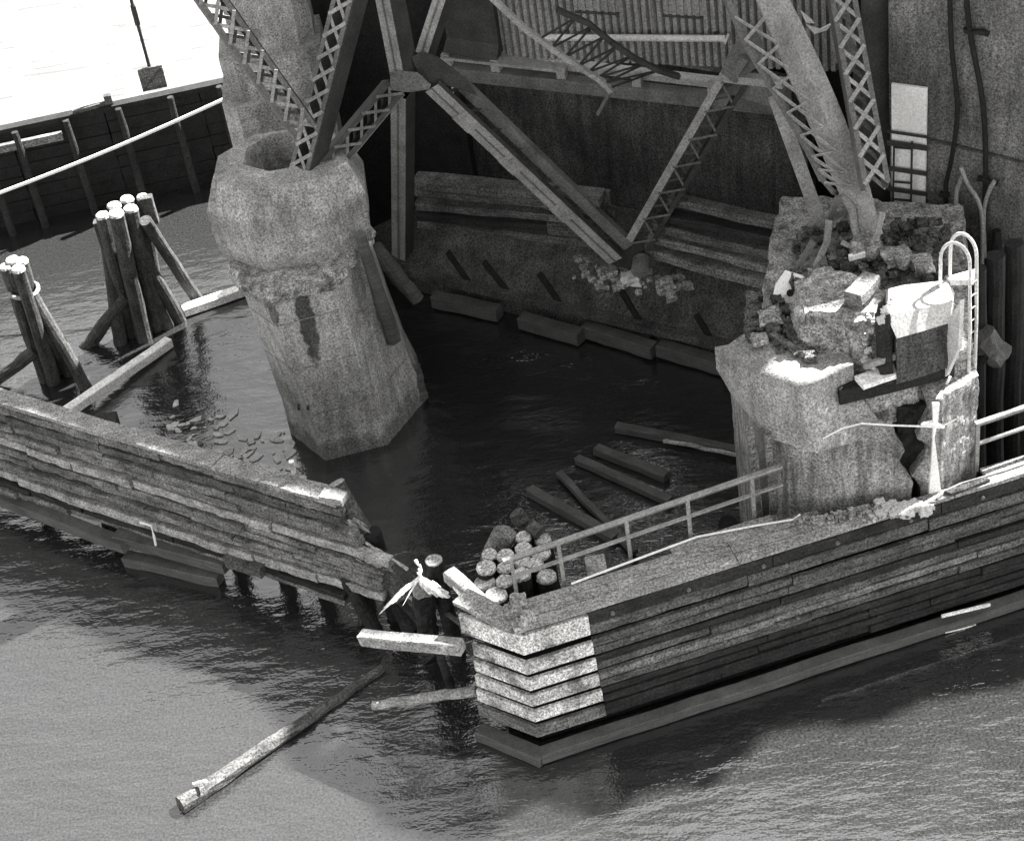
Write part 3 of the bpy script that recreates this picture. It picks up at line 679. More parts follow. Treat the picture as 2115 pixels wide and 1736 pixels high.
# ================================================================== TOWER WALL at the right
TP = (8.35, 33.2); dT = (.806, -.592)
dTv = V((dT[0], dT[1], 0)); nT = V((.592, .806, 0))
def tw(px, py): return atp(px, py, TP, dT)
tl = tw(1838, 300)
tw_ = thing('tower_wall', (tl.x, tl.y, 0), 'huge mottled grey concrete wall filling the upper right corner', 'wall')
m = MB(); a = V((tl.x, tl.y, -1)); WS = .33; n1_, n2_ = 13, 46; vs = []
for i in range(n1_+1):
    for j in range(n2_+1):
        p = a+dTv*(i*WS)+Z*(j*.305); k = noise.noise(p*.8)*.03+noise.noise(p*4)*.012; vs.append(p-nT*k)
fs = [(i*(n2_+1)+j, (i+1)*(n2_+1)+j, (i+1)*(n2_+1)+j+1, i*(n2_+1)+j+1) for i in range(n1_) for j in range(n2_)]
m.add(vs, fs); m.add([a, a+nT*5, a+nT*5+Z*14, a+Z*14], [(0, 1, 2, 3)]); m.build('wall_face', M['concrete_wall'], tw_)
for (x0, y0, x1, y1) in ((1843, 268, 2120, 334),):
    p, q = tw(x0, y0), tw(x1, y1); MB().beam(p-nT*.03, q-nT*.03, .06, .05).build('joint_ledge', M['concrete_dark'], tw_)
# sun patch on the wall painted as a white panel, plus a ladder frame
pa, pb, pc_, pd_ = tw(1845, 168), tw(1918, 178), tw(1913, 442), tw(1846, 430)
pn = thing('sun_patch_panel', pd_-nT*.1, 'white panel painted in for a sun patch on the big grey wall right of the black upright', 'panel')
MB().plate([pa-nT*.07, pb-nT*.07, pc_-nT*.07, pd_-nT*.07], .06).build('sun_patch_face', M['white'], pn)
ld = thing('wall_ladder', tw(1850, 430)-nT*.2, 'thin dark ladder frame with cross rails in front of the painted sun patch', 'ladder')
for x in (1853, 1890): MB().beam(tw(x, 284)-nT*.16, tw(x-3, 432)-nT*.16, .035, .035, up=nT).build('stile', M['steel_dark'], ld)
for y, h_ in ((262, .05), (285, .11), (338, .09), (380, .09), (295, .03), (366, .03), (402, .03)):
    w2 = h_ > .04; MB().beam(tw(1840 if w2 else 1853, y)-nT*.18, tw(1922 if w2 else 1890, y+(12 if w2 else 3))-nT*.18, .04, h_, up=Z).build('rung', M['steel_dark'], ld)
# cables on wall
def cable(pts, r, mt, label, name='cable', off=.12, cat='cable', group='cables hanging on the tower wall'):
    P_ = [tw(x, y)-nT*off for x, y in pts]; out = []
    for i in range(len(P_)-1):
        p0 = P_[max(i-1, 0)]; p1_ = P_[i]; p2_ = P_[i+1]; p3_ = P_[min(i+2, len(P_)-1)]
        for k in range(5):
            t = k/5; out.append(.5*((2*p1_)+(p2_-p0)*t+(2*p0-5*p1_+4*p2_-p3_)*t*t+(3*p1_-p0-3*p2_+p3_)*t**3))
    out.append(P_[-1]); m = MB(); m.tube(out, r, 8); return tag(m.build(name, mt, smooth=True), label, cat, group)
cable([(1966, -30), (1970, 90), (1982, 215), (1972, 310), (1958, 380), (1962, 430), (1992, 520), (1996, 600)], .05, M['pile_black'], 'left of two thick black cables snaking down the big grey wall')
cable([(2000, -30), (2008, 60), (2032, 190), (2040, 300), (2038, 420), (2036, 560), (2042, 650)], .055, M['pile_black'], 'right of two thick black cables snaking down the big grey wall')
cable([(1998, 350), (1986, 380), (1984, 430), (1992, 490), (1998, 560)], .045, M['steel'], 'pale hose looping down just left of the right black cable', name='hose', off=.25)
cable([(1996, 330), (2010, 365), (2032, 400), (2040, 450), (2038, 560), (2036, 700), (2052, 800)], .042, M['steel'], 'long pale hose running down to a free end below the wall', name='hose', off=.3)
cable([(2062, 362), (2048, 390), (2040, 430), (2042, 520)], .042, M['steel'], 'short pale hose joining the long hose from the right', name='hose', off=.22)
for k, (x, y, w2) in enumerate(((2022, 60, .45), (2045, 365, .4), (1955, 395, .2), (2062, 520, .5))):
    q = tw(x, y)-nT*.14; m = MB()
    if k < 3: m.beam(q-dTv*w2/2, q+dTv*w2/2, .12, .09, ch=.02, jit=.02, seg=4)
    else: m.log(q-Z*1.0, q+Z*.6, .12, .09, jit=.2)
    tag(m.build('cable_clamp', M['pile_black']), ('black clamp bar high on the right cable', 'black clamp at the fork of the pale hoses', 'black clamp on the lower bend of the left cable', 'black fender bundle hanging right of the hoses')[k], 'clamp')

# ================================================================== PIER TWO (damaged)
p2 = thing('damaged_pier', (6.3, 28.5, 0), 'shattered concrete pier with cracked shaft and sunlit head, at the right', 'pier')
col2 = [V((4.45, 27.85, 0)), V((4.9, 27.05, 0)), V((5.5, 26.62, 0)), V((7.0, 26.5, 0)), V((7.0, 28.6, 0)), V((5.6, 30.5, 0)), V((4.3, 29.5, 0))]
def zl(poly, z, f=1.0): return grow([V((p.x, p.y, 0)) for p in poly], f, z)
M['pier2'] = mat('pier_shaft_concrete', .42, .4, 1.2, .45, streak=.5, sdir=(1.2, 1.2, .12), bump=.6, dark=.35)
lv = []
for zz, dx in ((-1, 0), (3.1, .06), (3.35, .1), (3.6, -.06), (3.9, -.16), (4.15, -.05), (4.4, -.2), (4.9, -.28)):
    q = zl(col2, zz); q[3].x += dx; q[4].x += dx; lv.append(q)
m = MB(); m.loft(lv, du=.1, amp=.012); m.build('left_shaft', M['pier2'], p2)
colr = [V((7.22, 26.6, 0)), V((7.62, 26.5, 0)), V((8.42, 27.0, 0)), V((8.7, 28.6, 0)), V((7.3, 29.5, 0)), V((7.25, 27.5, 0))]
lv = []
for zz, dx in ((-1, 0), (3.1, .05), (3.4, -.12), (3.75, .1), (4.05, .16), (4.3, -.02), (4.6, .08), (4.85, .2), (5.2, .12)):
    q = zl(colr, zz); q[0].x += dx; q[5].x += dx; q[0].y += abs(dx)*.3; lv.append(q)
m = MB(); m.loft(lv, du=.08, amp=.03, freq=4); m.build('right_shaft', M['pier2'], p2)
m = MB(); m.loft([[V((6.9, 26.85, -1)), V((7.4, 26.85, -1)), V((7.4, 29, -1)), V((6.9, 29, -1))], [V((6.9, 26.85, 4.9)), V((7.4, 26.85, 4.9)), V((7.4, 29, 4.9)), V((6.9, 29, 4.9))]], du=.1, amp=.12, freq=3); m.build('crack_core', M['pile_black'], p2)
# left head block
hb = [at(1476, 716, 6), at(1562, 766, 6), at(1656, 804, 6), at(1762, 752, 6), at(1748, 722, 6), at(1690, 690, 6), at(1610, 700, 6), at(1540, 706, 6)]
# flare: vertical band then taper into the shaft
low = [V((4.15, 28.3, 4.62)), V((4.5, 26.95, 4.62)), V((5.28, 26.28, 4.62)), V((6.6, 26.45, 4.7)), V((6.6, 27.6, 4.6)), V((6.0, 28.4, 4.6)), V((5.2, 28.6, 4.6)), V((4.5, 28.8, 4.6))]
mid = [p.copy() for p in hb]
for p in mid: p.z = 5.5
m = MB(); m.loft([low, mid, hb], du=.1, amp=.01, freq=2.2, cap_top=True); m.build('head_block', M['concrete'], p2)
# core of head (under rubble) up to z 5.9
core = [V((4.9, 27.6, 4.6)), V((6.4, 26.75, 4.6)), V((8.4, 27.2, 4.6)), V((8.9, 29.2, 4.6)), V((9.6, 32.0, 4.6)), V((6.2, 33.5, 4.6)), V((5.2, 30.5, 4.6))]
m = MB(); m.loft([core, zl(core, 5.2, .99), zl(core, 5.62, .97)], du=.1, amp=.03, freq=3, cell=.05); m.build('head_core', M['broken'], p2)
M['rubble_dark'] = mat('rubble_dark', .10, .8, 3, .6, bump=1)
# broken upper pedestal
ped = [at(1660, 640, 6.75), at(1733, 645, 6.75), at(1812, 650, 6.75), at(1830, 605, 6.75), at(1790, 560, 6.75), at(1690, 545, 6.75), at(1640, 575, 6.75)]
pedl = [V((p.x, p.y-.0, 5.5)) for p in ped]; pedl[0] += V((-.15, -.25, 0)); pedl[1] += V((-.1, -.3, 0)); pedl[2] += V((0, -.2, 0))
m = MB(); m.loft([pedl, [p.lerp(q, .5)+V((0, .08, 0)) for p, q in zip(pedl, ped)], ped], du=.06, amp=.02, freq=6, cell=.09); m.build('broken_pedestal', M['broken'], p2)
# right sunlit block with bevel
bt = [at(1828, 646, 6.95), at(1937, 630, 6.95), at(1985, 618, 6.95), at(1958, 578, 6.95), at(1870, 588, 6.95), at(1835, 596, 6.95)]
bt = [at(1832, 652, 6.95), at(1968, 622, 6.95), at(1958, 579, 6.95), at(1866, 588, 6.95), at(1836, 596, 6.95)]
bv = [at(1852, 699, 6.6), at(1962, 667, 6.6), at(1972, 605, 6.75), at(1866, 588, 6.6), at(1820, 600, 6.6)]
bb_ = [V((p.x, p.y, 5.6)) for p in bv]
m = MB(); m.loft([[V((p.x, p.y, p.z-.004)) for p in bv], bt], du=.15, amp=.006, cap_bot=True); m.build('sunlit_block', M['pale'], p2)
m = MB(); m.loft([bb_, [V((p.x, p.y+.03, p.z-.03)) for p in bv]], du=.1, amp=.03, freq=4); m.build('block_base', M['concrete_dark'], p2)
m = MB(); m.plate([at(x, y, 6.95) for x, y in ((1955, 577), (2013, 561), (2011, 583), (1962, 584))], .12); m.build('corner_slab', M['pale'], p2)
endp = [atp(x, y, (bv[1].x+.02, bv[1].y), (.35, -.94)) for x, y in ((1961, 662), (1988, 618), (1983, 717), (1957, 776), (1950, 770))]
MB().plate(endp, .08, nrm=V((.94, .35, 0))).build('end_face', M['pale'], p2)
# walkway planks and rails in front of the block
m = MB()
a = at(1775, 790, 5.75); b = at(1962, 728, 5.75)
m.beam(a, b, .34, .1, ch=.01, jit=.005, seg=5); tag(m.build('walkway_plank', M['timber_white']), 'sunlit white plank along the front of the broken pier head', 'plank')
m = MB(); a = at(1785, 756, 6.1); b = at(1952, 702, 6.1); m.beam(a, b, .07, .12); tag(m.build('channel_rail', M['steel']), 'thin steel rail lying parallel above the white plank on the broken pier', 'rail')
m = MB(); a = at(1730, 812, 5.5); b = at(1965, 756, 5.45); m.beam(a, b, .3, .32, ch=.02, jit=.01, seg=5); tag(m.build('black_waling', M['pile_black']), 'heavy black timber under the white plank at the broken pier head', 'timber')
m = MB(); a = at(1822, 652, 6.95); m.beam(a-Z*1.35+V((.05, -.1, 0)), a, .24, .24, up=(0, 1, 0), ch=.03, jit=.015, seg=5); tag(m.build('timber_stump', M['timber_dark']), 'dark upright stump in front of the sunlit block on the broken pier', 'post')
beamthing(at(1590, 690, 6.1), at(1678, 742, 6.05), .12, .12, 'thin timber lying in the rubble on the left of the broken pier head', M['timber'], 'rubble_timber')
beamthing(at(1762, 618, 7.0), at(1800, 575, 7.0), .34, .25, 'short squared timber block lying above the broken pedestal', M['timber'], 'timber_block')
beamthing(at(1690, 580, 6.4), at(1760, 620, 6.5), .3, .2, 'dark squared timber behind the broken pedestal', M['timber_dark'], 'timber_block')
m = MB()
random.seed(21)
for i in range(150):
    px = random.uniform(1545, 1680); py = 640+ (px-1545)*.35+random.gauss(15, 22); m.rock(at(px, py, 6.0+random.uniform(-.1, .1)), random.uniform(.04, .13), .7)
for i in range(260):
    px = random.uniform(1640, 1960); py = random.uniform(455, 590)+(1800-px)*.12
    if py < 455: continue
    m.rock(at(px, py, 5.85+random.uniform(-.1, .15)), random.uniform(.025, .11), .6)
tag(m.build('head_rubble', M['rubble_dark']), 'dark rubble strewn over the top of the broken pier', 'rubble', kind='stuff')
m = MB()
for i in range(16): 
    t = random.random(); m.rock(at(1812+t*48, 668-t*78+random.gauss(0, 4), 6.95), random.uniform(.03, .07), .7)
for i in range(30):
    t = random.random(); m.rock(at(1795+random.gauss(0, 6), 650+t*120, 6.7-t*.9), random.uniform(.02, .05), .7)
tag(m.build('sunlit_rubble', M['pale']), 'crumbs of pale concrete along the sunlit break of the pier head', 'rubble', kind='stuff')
for k, (px, py, z, r) in enumerate(((1790, 510, 6.05, .3), (1850, 530, 6.05, .26), (1905, 545, 6.0, .22), (1700, 575, 6.1, .24), (1590, 655, 6.15, .2), (1568, 700, 6.15, .14))):
    m = MB(); m.rock(at(px, py, z), r, .5); tag(m.build('concrete_chunk', M['broken']), ('grey concrete chunk below the foot of the round column', 'grey concrete chunk behind the sunlit block', 'grey concrete chunk just left of the ladder hoops', 'concrete chunk right of the pale torn plate', 'concrete chunk left of the torn plate on the broken pier', 'smallest chunk on the left head block of the broken pier')[k], 'rubble', 'loose concrete chunks')
m = MB(); q = at(1770, 528, 6.1); m.box(q, V((.16, 0.03, .0)), V((0, .05, 0)), V((0, 0, .05))); tag(m.build('white_brick', M['white']), 'tiny white block lying in the dark rubble by the column foot', 'brick')
# steel angle bars beside the left shaft
for k, (x0, y0, x1, y1, z0, z1) in enumerate(((1548, 880, 1568, 1075, 4.9, 2.6), (1572, 885, 1582, 1065, 4.8, 2.6), (1585, 895, 1598, 1060, 4.8, 2.8))):
    m = MB(); m.beam(at(x1, y1, z1), at(x0, y0, z0), .13, .05, up=(0, 1, 0)); tag(m.build('guide_post', M['steel_mid' if k == 1 else 'timber']), ('left', 'middle', 'right')[k]+' of three slim posts at the left side of the cracked pier shaft', 'post', 'slim posts beside the cracked shaft')
# hoop ladder
hl = thing('hoop_ladder', at(2003, 780, 3.4), 'pale ladder whose two hooped handrails arch over the sunlit pier top', 'ladder')
def arch(x0, y0, xt, yt, x1, y1, xb, yb, z0, zt, zb):
    a = at(x0, y0, z0); e = at(x1, y1, zt); bt_ = at(xb, yb, zb)
    e = V((e.x, e.y, zt)); pts = [a]
    top = zt
    a2 = V((a.x, a.y, zt)); pts.append(a2)
    for k in range(1, 12):
        th = math.pi*k/12; c = a2.lerp(e, .5); pts.append(c+(a2-c)*math.cos(th)+Z*math.sin(th)*.38)
    pts += [e, V((e.x+.02, e.y-.02, 6.2)), V((e.x, e.y-.05, 3.6))]
    return MB().tube(pts, .032, 8).build('hoop_rail', M['pale'], hl, smooth=True), e
_, ea = arch(1942, 592, 1970, 505, 2003, 545, 2003, 780, 6.95, 7.55, 3.5)
_, eb = arch(1962, 575, 1990, 490, 2017, 530, 2012, 760, 6.95, 7.6, 3.5)
for k in range(13):
    z = 3.9+k*.27; MB().tube([V((ea.x, ea.y-.04, z)), V((eb.x, eb.y-.04, z))], .016, 6).build('rung', M['steel'], hl)
m = MB(); m.tube([at(x, y, 6.99) for x, y in ((1952, 582), (1935, 588), (1917, 597), (1925, 602), (1945, 601), (1952, 610), (1960, 620), (1972, 625), (1980, 628))], .006, 6)
tag(m.build('loose_wire', M['steel_dark']), 'thin black wire curled on the sunlit block', 'wire')
# sun slivers on the shaft painted as a white strip, crossed by a line
cs = thing('sun_sliver_strip', at(1918, 1020, 3.2), 'white strip painted in for sun slivers down the cracked shaft', 'canvas')
def sh(px, py): return aty(px, py, 26.35)
MB().plate([sh(1925, 832), sh(1940, 832), sh(1936, 876), sh(1927, 876)], .06).build('upper_strip', M['white'], cs)
MB().plate([sh(1927, 880), sh(1934, 880), sh(1929, 905), sh(1925, 905)], .06).build('middle_strip', M['white'], cs)
MB().plate([sh(1926, 905), sh(1930, 905), sh(1944, 1018), sh(1918, 1024)], .06).build('lower_strip', M['white'], cs)
MB().tube([sh(1902, 877), sh(1925, 874), sh(1950, 882)], [.03, .07, .03], 8).build('sun_sliver_band', M['white'], cs)
m = MB(); m.tube([sh(1700, 905), sh(1740, 884), sh(1780, 874), sh(1840, 878), sh(1905, 880), sh(1940, 883), sh(1975, 865)], .018, 6, jit=.1)
tag(m.build('guy_line', M['rope']), 'thin pale line strung across the cracked shaft and the painted sun slivers', 'rope')
m = MB(); m.beam(at(1945, 815, 4.9), at(1962, 778, 5.4), .05, .03); tag(m.build('torn_strip', M['white']), 'small white tatter hanging below the end face of the sunlit block', 'canvas')
# dark piles beyond the right edge
for k, (px, r) in enumerate(((2030, .16), (2062, .2), (2098, .2))):
    q = aty(px, 760, 29.2+.3*k); logthing((q.x, q.y, -.5), (q.x-.1, q.y+.1, 5.9), r, r*.9, ('leftmost', 'middle', 'rightmost')[k]+' of three tall tarred piles behind the right handrail', M['pile_black'], 'pile', 'tall_pile', 'tall tarred piles at the right')
M['slate'] = M['grey_wale']
m = MB(); m.log(aty(2030, 690, 29.0), aty(2055, 740, 29.0), .22, .3, jit=.3); tag(m.build('rope_fender', M['grey_wale']), 'shapeless slate grey fender bundle hanging beside the tall piles', 'fender')

# ================================================================== RIGHT FENDER
ZT = 3.1
N0 = at(945, 1262, ZT); N1 = at(1075, 1308, ZT); RR = at(2115, 985, ZT); RR = RR+(RR-N1).normalized()*6
dR = (RR-N1).normalized(); dL = (N0-N1).normalized()
nR = V((dR.y, -dR.x, 0)); nL = V((-dL.y, dL.x, 0))
if nR.y > 0: nR = -nR
if nL.y > 0: nL = -nL
rf = thing('timber_fender', (3, 25.5, 0), 'right timber fender with white striped nose and handrail, bottom right', 'fender')
crs = [(ZT, .62, 'timber_dark'), (2.42, .40, 'timber_mid'), (1.98, .36, 'timber_dark'), (1.58, .36, 'timber'), (1.18, .36, 'timber_dark'), (.78, .36, 'timber_dark')]
Lr = (RR-N1).length
wend = [(1204, 0), (1208, 0), (1218, 0), (1222, 0), (1226, 0), (1228, 0)]
for k, (zt, h_, mt) in enumerate(crs):
    zc = zt-h_/2; o = .012*k
    e = 1.27 + .012*k
    for sub in range(2):
        hs = h_/2; zs = zt-hs*(sub+.5); m = MB(); s = e
        while s < Lr:
            s2 = min(Lr, s+random.uniform(2.2, 4.4)); oo = o+random.uniform(-.035, .03); p = V((N1.x, N1.y, 0))+nR*(oo-.06)
            m.beam(p+dR*s+Z*zs, p+dR*(s2-.02)+Z*(zs+random.uniform(-.012, .012)), .12, hs*random.uniform(.8, .93), ch=.015, jit=.006, seg=10); s = s2
        m.build('planking', M[mt if sub == 0 else random.choice(('timber_mid', 'timber_dark', 'timber_mid'))], rf)
    # white painted nose boards, right and left facet
    m = MB(); p = V((N1.x, N1.y, 0)); TB = .07
    hh = h_*.76
    # mitred prism boards
    def board(d_, n_, ln, zc=zc, hh=hh, o=o, jit=0):
        bis = (dR+dL).normalized(); out = -bis
        tipo = p+out*(o/ max(.2, abs(out.dot(n_)))); tipi = p+out*((o-TB)/max(.2, abs(out.dot(n_))))
        eo = p+n_*o+d_*ln; ei = p+n_*(o-TB)+d_*ln
        return [tipo, eo, ei, tipi]
    for d_, n_, ln in ((dR, nR, e-.01), (dL, nL, (N0-N1).length+(.06*k if k < 1 else -.22+.03*k) - (.0 if k < 1 else 0))):
        q = board(d_, n_, ln); m.add([v+Z*(zc-hh/2) for v in q]+[v+Z*(zc+hh/2) for v in q], [(0, 1, 5, 4), (1, 2, 6, 5), (2, 3, 7, 6), (3, 0, 4, 7), (0, 3, 2, 1), (4, 5, 6, 7)])
    m.build('painted_nose_board', M['paint' if k < 5 else 'timber'], rf)
# backing inside
m = MB(); p = V((N1.x, N1.y, 0)); m.beam(p-nR*.36+dR*.12+Z*1.5, p-nR*.36+dR*Lr+Z*1.5, .22, 2.9); m.beam(p-nL*.36+dL*.12+Z*1.5, p-nL*.36+dL*.9+Z*1.5, .22, 2.9); m.build('backing', M['pile_black'], rf)
# lower wale at the water
bis = -(dR+dL).normalized()
tip = p+bis*.22; 
m = MB(); m.beam(tip+Z*.14, p+nR*.14+dR*Lr+Z*.14, .28, .22, ch=.02, jit=.01, seg=20); m.build('water_wale', M['grey_wale'], rf)
m = MB(); m.beam(tip+Z*.12+dL*-.1, p+nL*.16+dL*1.25+Z*.12, .3, .24, ch=.02, jit=.01, seg=4); m.build('water_wale', M['grey_wale'], rf)
for row, zz in enumerate((2.95, 2.2, 1.4)):
    for q_ in range(7):
        c = p+dR*(1.7+q_*1.45+.3*row)+Z*zz+nR*.02; MB().tube([c, c+nR*.05], .04, 8).build('bolt_head', M['steel_mid'], rf)
# deck planks on top
bk = [at(1045, 1262, ZT), at(1180, 1212, ZT), at(1550, 1080, ZT), at(1760, 1062, ZT), at(1950, 1010, ZT), at(2115, 945, ZT), at(2300, 875, ZT)]
M['deckwood'] = mat('deck_plank_wood', .42, .3, 1.5, .45, streak=.3, sdir=(.3, 3, 3), bump=.5)
m = MB()
def proj(pnt): return (pnt-N1).dot(dR), (pnt-N1).dot(-nR)
bks = sorted([proj(q) for q in bk])
def backw(s):
    for (s0, w0_), (s1, w1_) in zip(bks[:-1], bks[1:]):
        if s0 <= s <= s1: return w0_+(w1_-w0_)*(s-s0)/(s1-s0)
    return bks[0][1] if s < bks[0][0] else bks[-1][1]
pw = .24
for r in range(8):
    off = r*pw; s = -.35+r*.0
    runs = []
    x = .02+off*.25 if r else .0
    xs = max(-.3, -.1)
    seg_ = .25; t0 = None; t = xs
    while t < Lr:
        ok = backw(t) > off+pw*.6
        if ok and t0 is None: t0 = t
        if (not ok or (t0 is not None and t-t0 > 4.2)) and t0 is not None:
            m.beam(N1+dR*(t0+.01)-nR*(off+pw/2)+Z*(.045+random.uniform(-.008, .008)), N1+dR*t-nR*(off+pw/2)+Z*(.045+random.uniform(-.008, .008)), pw-.012, .08, jit=.006, seg=6)
            t0 = t if ok else None
        t += seg_
    if t0 is not None: m.beam(N1+dR*t0-nR*(off+pw/2)+Z*.045, N1+dR*Lr-nR*(off+pw/2)+Z*.045, pw-.01, .08, jit=.006, seg=6)
m.build('deck_planks', M['deckwood'], rf)
m = MB(); m.beam(N1+dL*.02+Z*.02-nR*.2, N0+Z*.02+V((.1, .35, 0)), .42, .08, jit=.01, seg=3); m.build('nose_plank', M['deckwood'], rf)
# bright worn planks lower right
for k, (x0, y0, x1, y1) in enumerate(((1945, 1272, 2045, 1248), (1952, 1305, 2058, 1280))):
    q0, q1 = [atp(x, y, (N1.x+nR.x*.3, N1.y+nR.y*.3), (dR.x, dR.y)) for x, y in ((x0, y0), (x1, y1))]
    MB().beam(q0, q1, .04, .06 if k == 0 else .03).build('bare_strip', M['timber_white'], rf)
# handrails (parts of the fender deck)
def rail(posts, ext0, ext1, hgt, label, mids=(.55,)):
    t = thing('handrail', posts[0], label, 'railing', 'pipe handrails on the right fender')
    for p in posts: MB().beam(p-Z*.05, p+Z*hgt, .07, .07, up=(0, 1, 0)).build('post', M['steel'], t)
    a = ext0; b = ext1
    MB().beam(a+Z*hgt, b+Z*hgt, .09, .05).build('top_rail', M['steel'], t); MB().beam(a+Z*(hgt-.07), b+Z*(hgt-.07), .03, .03).build('toe_rail', M['steel_mid'], t)
    for f in mids: MB().beam(a+Z*hgt*f, b+Z*hgt*f, .06, .05).build('mid_rail', M['steel'], t)
    return t
pb_ = [at(1069, 1235, ZT), at(1165, 1202, ZT), at(1303, 1155, ZT), at(1427, 1110, ZT), at(1558, 1066, ZT)]
ln = (pb_[-1]-pb_[1]).normalized()
rail(pb_, pb_[0]-ln*.15, pb_[-1]+ln*.6, .98, 'long two-bar handrail running from the pile cluster to the cracked pier')
pr_ = [at(2017, 968, ZT), at(2180, 912, ZT)]; l2 = (pr_[1]-pr_[0]).normalized()
rail(pr_, pr_[0]-l2*.05, pr_[1]+l2*2, 1.1, 'two-bar handrail entering from the right edge beside the cracked pier')
# hose and lines on deck
m = MB(); m.tube([at(x, y, 3.2) for x, y in ((1935, 1030), (1955, 1012), (1985, 998), (2030, 985), (2075, 972), (2115, 958), (2160, 940))], .022, 8, jit=.05); tag(m.build('deck_hose', M['steel_mid']), 'pale hose curving along the sunlit deck under the right handrail', 'hose')
m = MB(); m.tube([at(x, y, 3.22) for x, y in ((1180, 1205), (1300, 1160), (1440, 1108), (1560, 1085), (1640, 1072), (1652, 1062))], .022, 6, jit=.1); tag(m.build('deck_cable', M['rope']), 'thin pale cable along the inner deck edge below the long handrail', 'cable')
m = MB(); q = [at(x, y, 3.22) for x, y in ((1950, 1016), (1990, 1003), (2035, 988), (2045, 992), (2005, 1008), (1965, 1022))]; m.plate(q, .07); tag(m.build('tarpaulin_lump', M['rubble_dark']), 'flat dark lump with crumbs on the sunlit deck by the pier corner', 'debris')
random.seed(5)
m = MB()
for i in range(150):
    t = random.random(); px = 1640+t*250; py = 1078-t*28+random.gauss(0, 7); m.rock(at(px, py, 3.2), random.uniform(.015, .055), .7)
tag(m.build('deck_rubble', M['broken']), 'crumbled concrete along the foot of the cracked pier shaft', 'rubble', kind='stuff')
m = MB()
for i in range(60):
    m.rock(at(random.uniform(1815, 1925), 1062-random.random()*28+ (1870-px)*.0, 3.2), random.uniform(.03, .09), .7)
tag(m.build('pale_sun_crumbs', M['pale']), 'pale crumbled concrete painted for the patch of sun on the deck', 'rubble', kind='stuff')  # paler than other rubble; sunlight the shaft blocks is put into the colour
m = MB(); m.rock(at(1072, 1243, 3.3), .14, .8); m.rock(at(1062, 1262, 3.2), .17, .5); m.rock(at(1090, 1275, 3.18), .13, .5); m.rock(at(1078, 1285, 3.18), .1, .5)
tag(m.build('nose_debris', M['broken']), 'small pale heap of debris at the nose end of the long handrail', 'rubble')
m = MB(); m.tube([at(x, y, 3.2) for x, y in ((1066, 1232), (1050, 1245), (1047, 1262), (1052, 1278))], .014, 6); tag(m.build('wire_loop', M['steel']), 'thin wire looping down from the first handrail post', 'wire')
# logs projecting from the broken end
beamthing(at(748, 1316, 2.1), at(952, 1336, 2.5), .25, .26, 'squared timber sticking out left from the striped nose, upper one', M['timber_pale'], 'projecting_timber')
logthing(at(770, 1456, .55), at(985, 1426, .95), .09, .11, 'pale round log sticking out left below the striped nose', M['timber_pale'], name='projecting_log')
logthing(at(372, 1662, .12), at(640, 1482, .1), .17, .12, 'long ragged log afloat in the open water at the lower left', M['timber_mid'], name='floating_log', jit=.12)
logthing(at(640, 1482, .08), at(790, 1380, .02), .12, .09, 'thinner submerged log end trailing from the ragged floating log', M['timber_mid'], name='floating_log')
beamthing(at(400, 1618, .3), at(425, 1612, .45), .06, .06, 'small white splinter standing up from the ragged floating log', M['timber_white'], 'splinter')
logthing(at(930, 1420, .4), at(905, 1330, 2.2), .09, .08, 'thin dark stake hanging left of the striped nose between the two projecting timbers', M['timber_dark'], name='stake')

# pile cluster
random.seed(11)
cl = [(1025, 1229, 22), (1002, 1204, 21), (1004, 1173, 20), (1042, 1173, 15), (1011, 1146, 16), (1044, 1148, 18), (1052, 1119, 13), (1042, 1200, 17), (1077, 1187, 19), (1079, 1160, 18), (1104, 1166, 18), (1129, 1191, 20), (1117, 1142, 20), (1081, 1133, 17), (1081, 1110, 16), (1121, 1115, 17)]
def pos(k):
    return ('nearest the handrail foot, biggest', 'second from the bottom on the left side', 'third from the bottom on the left side', 'small, beside the left column of heads', 'fourth from the bottom on the left side', 'in the upper middle', 'small and dark-ringed at the upper middle', 'between the two lowest left heads and the rail', 'under the middle rail', 'just above the middle rail', 'between the two rails', 'lone one in the window below the middle rail', 'behind the top rail at the right', 'behind the start of the top rail', 'second highest, behind the top rail', 'highest, by the second handrail post')[k]
for k, (px, py, r) in enumerate(cl):
    z = 2.75+random.uniform(-.12, .12)-(.0); a = at(px, py, z); rr = r/106.0
    t = thing('cluster_pile', (a.x, a.y, 0), 'sawn pile head in the cluster, '+pos(k), 'pile', 'cut piles in the cluster beside the striped nose')
    b = V((a.x+random.uniform(-.15, .15), a.y+random.uniform(-.1, .2), -.6))
    MB().log(b, a, rr*1.02, rr*.98, 14, .04).build('shaft', M['timber_dark'], t)
    d = (a-b).normalized(); MB().tube([a-d*.02, a+d*.03, a+d*.05], [rr*1.03, rr*1.0, rr*.9], 14, jit=.05).build('sawn_head', M['pile_top'], t)
for k, (x0, y0, x1, y1, z0, z1, r, lb) in enumerate(((1042, 1098, 1020, 1155, 2.9, 2.3, .26, 'thick leaning log at the back left of the pile cluster'), (1065, 1058, 1102, 1108, 2.2, 1.6, .17, 'hollow dark log tilting away behind the pile cluster'), (1104, 1088, 1112, 1125, 3.0, 2.3, .19, 'square-topped dark pile at the back of the pile cluster'))):
    logthing(at(x1, y1, z1), at(x0, y0, z0), r, r*.9, lb, M['timber_mid'] if k else M['timber'], 'log', 'cluster_log', n=12 if k < 2 else 4)
beamthing(at(1234, 1200, 1.6), at(1231, 1166, 2.6), .38, .38, 'square grey pile head behind the long handrail between its second and third posts', M['timber_pale'], 'square_pile', 'pile', up=(0, 1, 0))
logthing(at(1510, 1130, 1.6), at(1505, 1082, 2.3), .2, .2, 'dim round pile head behind the handrail near the cracked pier', M['timber_dark'], 'pile', 'dim_pile')
